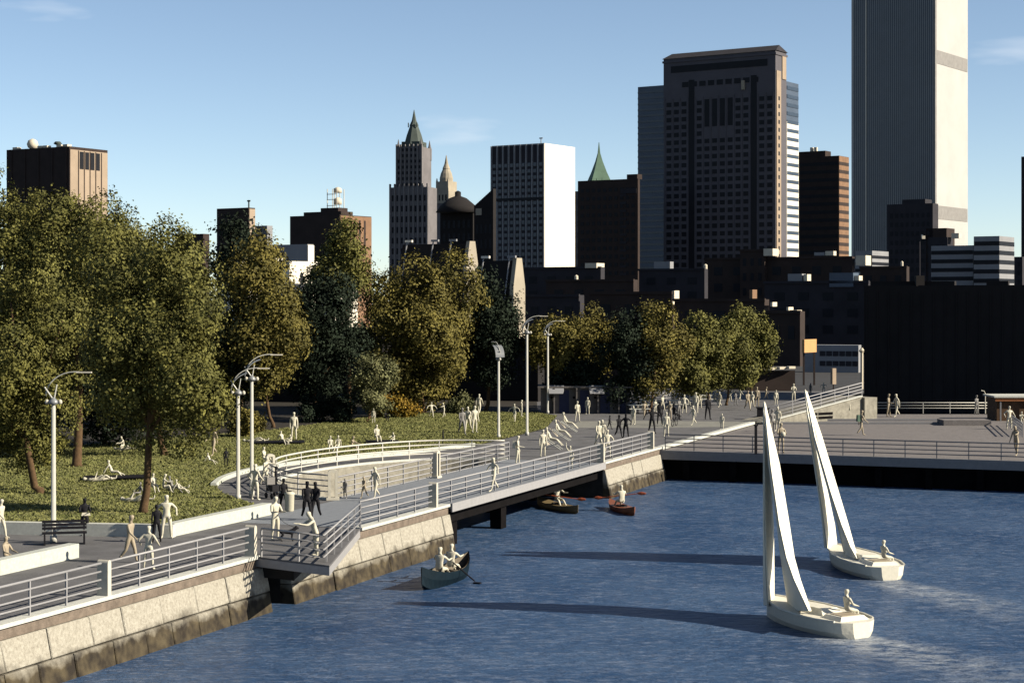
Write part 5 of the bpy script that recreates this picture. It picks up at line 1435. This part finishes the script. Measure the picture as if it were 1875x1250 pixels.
# ---------------------------------------------------------------- boats
def hull_mesh(L, B, top, keel, rise, stern_w, m_, n=15, deck=True, name='hull', both=False):
    """lofted hull, bow at +x"""
    m = MB(); secs = []
    for i in range(n):
        u = i / (n - 1); x = -L / 2 + L * u
        if both: w = B / 2 * max(0.02, (1 - abs(2 * u - 1) ** 2.4))
        else: w = B / 2 * max(0.03, (stern_w + (1 - stern_w) * math.sqrt(max(0, 1 - (1 - min(1, u / 0.4)) ** 2.2))) if u < 0.4 else math.cos((u - 0.4) / 0.6 * math.pi / 2) ** 0.75)
        s = rise * (abs(2 * u - 1) ** 2.5 if both else u ** 2)
        kz = keel + (0.0 if not both else (top - keel) * 0.55 * abs(2 * u - 1) ** 6)
        secs.append([(x, -w, top + s), (x, -w * 0.92, (top + s) * 0.55 + kz * 0.45), (x, -w * 0.6, kz + 0.1 * (top - kz)), (x, 0, kz), (x, w * 0.6, kz + 0.1 * (top - kz)), (x, w * 0.92, (top + s) * 0.55 + kz * 0.45), (x, w, top + s)])
    vs = [p for s_ in secs for p in s_]; fs = []
    for i in range(n - 1):
        for k in range(6): fs.append((i * 7 + k, i * 7 + k + 1, i * 7 + 8 + k, i * 7 + 7 + k))
        if deck: fs.append((i * 7 + 6, i * 7, i * 7 + 7, i * 7 + 13))
    fs.append(tuple(range(7))[::-1]); fs.append(tuple((n - 1) * 7 + k for k in range(7)))
    m.add(vs, fs)
    me = m.mesh(name, m_); bm = bmesh.new(); bm.from_mesh(me); bmesh.ops.recalc_face_normals(bm, faces=bm.faces); bm.to_mesh(me); bm.free()
    return me
def sail(rows, Yc, name, parent, I, m_):
    """twisted cut sail: rows of luff, fold and leech stations from the head down to the foot"""
    m = MB(); n = len(rows); V = []
    for py, l_, f_, e_ in rows:
        k = Yc / F
        yl = Yc; yf = Yc - 4.2 * (f_ - l_) * k; ye = yf + 4.6 * (e_ - f_) * k
        P = [Vector(at(l_, py, yl)), Vector(at(f_, py, yf)), Vector(at(e_, py, ye))]
        th = Vector((-0.03, 0.09, 0)) * min(1.0, 0.25 + (e_ - l_) / 20)
        V += [I @ p for p in P] + [I @ (p + th) for p in P[::-1]]
    fs = []
    for i in range(n - 1):
        for k in range(6): fs.append((i * 6 + k, i * 6 + (k + 1) % 6, i * 6 + 6 + (k + 1) % 6, i * 6 + 6 + k))
    fs += [tuple(range(6))[::-1], tuple((n - 1) * 6 + k for k in range(6))]
    m.add(V, fs); me = m.mesh(name, m_); bm = bmesh.new(); bm.from_mesh(me); bmesh.ops.recalc_face_normals(bm, faces=bm.faces); bm.to_mesh(me); bm.free()
    return link(name, me, parent)
def sailboat(label, plabel, bow, stern, Yj, jib, Ym, main, sailor):
    b = np.array(W(*bow, ZW)); s = np.array(W(*stern, ZW)); c = (b + s) / 2
    ang = math.atan2(b[1] - s[1], b[0] - s[0]); L = np.linalg.norm(b - s)
    r = empty('sailing_boat', label, 'sailboat', (c[0], c[1], ZW), ang, 'white sailing boats')
    link('hull', hull_mesh(L, 2.3, 0.55, -0.3, 0.22, 0.34, M_boat, 25), r)
    MB().box((-L * 0.05, 0, 0.68), (L * 0.34, 1.0, 0.22), 0, 0.7).build('cabin', M_boat, r)
    MB().box((-L * 0.33, 0, 0.62), (L * 0.20, 1.25, 0.14), 0, 0.8).build('cockpit_coaming', M_boat, r)
    MB().box((-L * 0.33, 0, 0.70), (L * 0.12, 0.8, 0.02)).build('cockpit', M_tan, r)
    for sy in (-1, 1): MB().tube([(-L * 0.42, sy * 0.86, 0.57), (-L * 0.28, sy * 1.09, 0.58), (-L * 0.1, sy * 1.14, 0.59), (L * 0.1, sy * 1.06, 0.63), (L * 0.3, sy * 0.70, 0.69), (L * 0.46, sy * 0.2, 0.76)], 0.045, 6).build('gunwale', M_boat, r)
    M_ = Matrix.Translation((c[0], c[1], ZW)) @ Matrix.Rotation(ang, 4, 'Z'); I = M_.inverted()
    a = I @ Vector(at(main[0][1], main[0][0] - 3, Ym + 0.1)); b_ = I @ Vector(at(main[-1][1] + 1, main[-1][0], Ym + 0.1))
    MB().tube([(b_.x, b_.y, 0.6), b_, a], [0.07, 0.065, 0.035], 8).build('mast', M_boat, r)
    sail(jib, Yj, 'jib', r, I, M_sail)
    sail(main, Ym, 'mainsail', r, I, M_sail)
    sx = I @ Vector(W(*sailor, ZW + 0.6))
    p = M_ @ Vector((-L * 0.28, -0.35, 0.35))
    person(0, 0, 0, 'chair', 120, w_, plabel, group='sailors in the sailing boats', loc=tuple(p), scale=0.85)
    return r
sailboat('nearer cream sailing boat with tall narrow sails', 'sailor sitting in the nearer sailing boat', (1405, 1126), (1578, 1168),
         65.6, [(738, 1398, 1398.4, 1400), (850, 1399, 1399.8, 1411), (960, 1399, 1401, 1417), (1050, 1399, 1404, 1418), (1108, 1400, 1407, 1418)],
         65.2, [(738, 1399, 1399.6, 1402), (850, 1409, 1411, 1428), (960, 1424, 1427, 1446), (1020, 1431, 1440, 1455), (1060, 1437, 1454, 1466), (1118, 1446, 1481, 1486)], (1525, 1110))
sailboat('farther cream sailing boat with tall narrow sails', 'sailor sitting in the farther sailing boat', (1524, 1026), (1630, 1062),
         79.6, [(716, 1473, 1473.5, 1476), (800, 1484, 1485, 1496), (900, 1499, 1501, 1516), (960, 1507, 1510, 1529), (1003, 1511, 1515, 1534)],
         78.6, [(716, 1474, 1474.5, 1478), (800, 1490, 1492, 1506), (900, 1518, 1521, 1536), (960, 1536, 1541, 1554), (1000, 1545, 1557, 1565), (1022, 1549, 1569, 1572)], (1608, 1010))
def paddleboat(name, label, e0, e1, m_, B, top, both=True, deck=True):
    a = np.array(W(*e0, ZW)); b = np.array(W(*e1, ZW)); c = (a + b) / 2; ang = math.atan2(b[1] - a[1], b[0] - a[0]); L = np.linalg.norm(b - a)
    r = empty(name, label, 'boat', (c[0], c[1], ZW), ang)
    return r, L, Matrix.Translation((c[0], c[1], ZW)) @ Matrix.Rotation(ang, 4, 'Z'), ang
r, L, M_, ang = paddleboat('canoe', 'dark teal open canoe with two paddlers', (772, 1082), (858, 1050), M_canoe, 1.0, 0.5)
me = hull_mesh(L, 1.25, 0.55, -0.12, 0.42, 1, M_canoe, 19, False, 'hull', True); h = link('hull', me, r)
me2 = hull_mesh(L * 0.975, 1.12, 0.54, 0.06, 0.40, 1, M_canoe_in, 19, False, 'inner_skin', True); link('inner_skin', me2, r)
for x in (-1.0, 0.9): MB().box((x, 0, 0.36), (0.25, 0.95, 0.04)).build('thwart', M_canoe_in, r)
for x, y, lab, rt in ((-0.55, 0.05, 'front paddler nearer the camera in the dark canoe', 90), (0.55, 0.0, 'second paddler in the dark canoe', 90)):
    p = M_ @ Vector((x, y, 0.12)); person(0, 0, 0, 'boat', math.degrees(ang) + rt, w_, lab, group='paddlers on the water', loc=tuple(p), scale=1.05)
pa = empty('paddle', 'dark canoe paddle dipping into the water', 'paddle', M_ @ Vector((0.0, -0.3, 0.85)), ang)
MB().tube([(0, 0, 0), (0.1, -0.95, -0.75)], 0.03, 6).build('shaft', M_dark, pa); MB().box((0.11, -1.05, -0.82), (0.2, 0.3, 0.06)).build('blade', M_dark, pa)
def kayak(label, plabel, padlabel, e0, e1, m_, L_, rev):
    r, L, M_, ang = paddleboat('kayak', label, e0, e1, m_, 0.8, 0.35)
    L = L_
    me = hull_mesh(L, 0.95, 0.30, -0.15, 0.22, 1, m_, 17, True, 'hull', True); link('hull', me, r)
    pr = [(0.36 * math.cos(a), 0.27 * math.sin(a)) for a in np.linspace(0, 2 * math.pi, 15)]
    MB().tube([(x, y, 0.33) for x, y in pr], 0.04, 6, False).build('cockpit_rim', M_dark, r)
    p = M_ @ Vector((0, 0, 0.08)); person(0, 0, 0, 'boat', math.degrees(ang) + (90 if not rev else -90), w_, plabel, group='paddlers on the water', loc=tuple(p), scale=1.05)
    q = M_ @ Vector((0.35 * (1 if not rev else -1), 0, 0.75))
    pa = empty('paddle', padlabel, 'paddle', q, 0.0, 'red kayak paddles')
    MB().tube([(-1.05, 0.25, -0.05 if rev else 0.12), (1.05, -0.25, 0.25 if rev else -0.12)], 0.025, 6).build('shaft', M_paddle, pa)
    for sg in (-1, 1):
        z = (-0.05 if rev else 0.12) if sg < 0 else (0.25 if rev else -0.12)
        m = MB(); m.lathe((0, 0, 0), [(0.01, -0.26), (0.07, -0.16), (0.095, 0.0), (0.06, 0.2), (0.02, 0.26)], 10)
        o = m.build('blade', M_paddle, pa); o.location = (sg * 1.18, -sg * 0.28, z); o.rotation_euler = (0, R(90), R(-13)); o.scale = (1.0, 0.35, 1)
kayak('tan kayak with a cream paddler near the footbridge', 'paddler in the tan kayak', 'red double paddle held across the tan kayak', (977, 922), (1066, 943), M_kayak, 5.2, False)
kayak('orange kayak with a cream paddler', 'paddler in the orange kayak', 'red double paddle held across the orange kayak', (1118, 929), (1160, 944), M_red, 4.4, True)
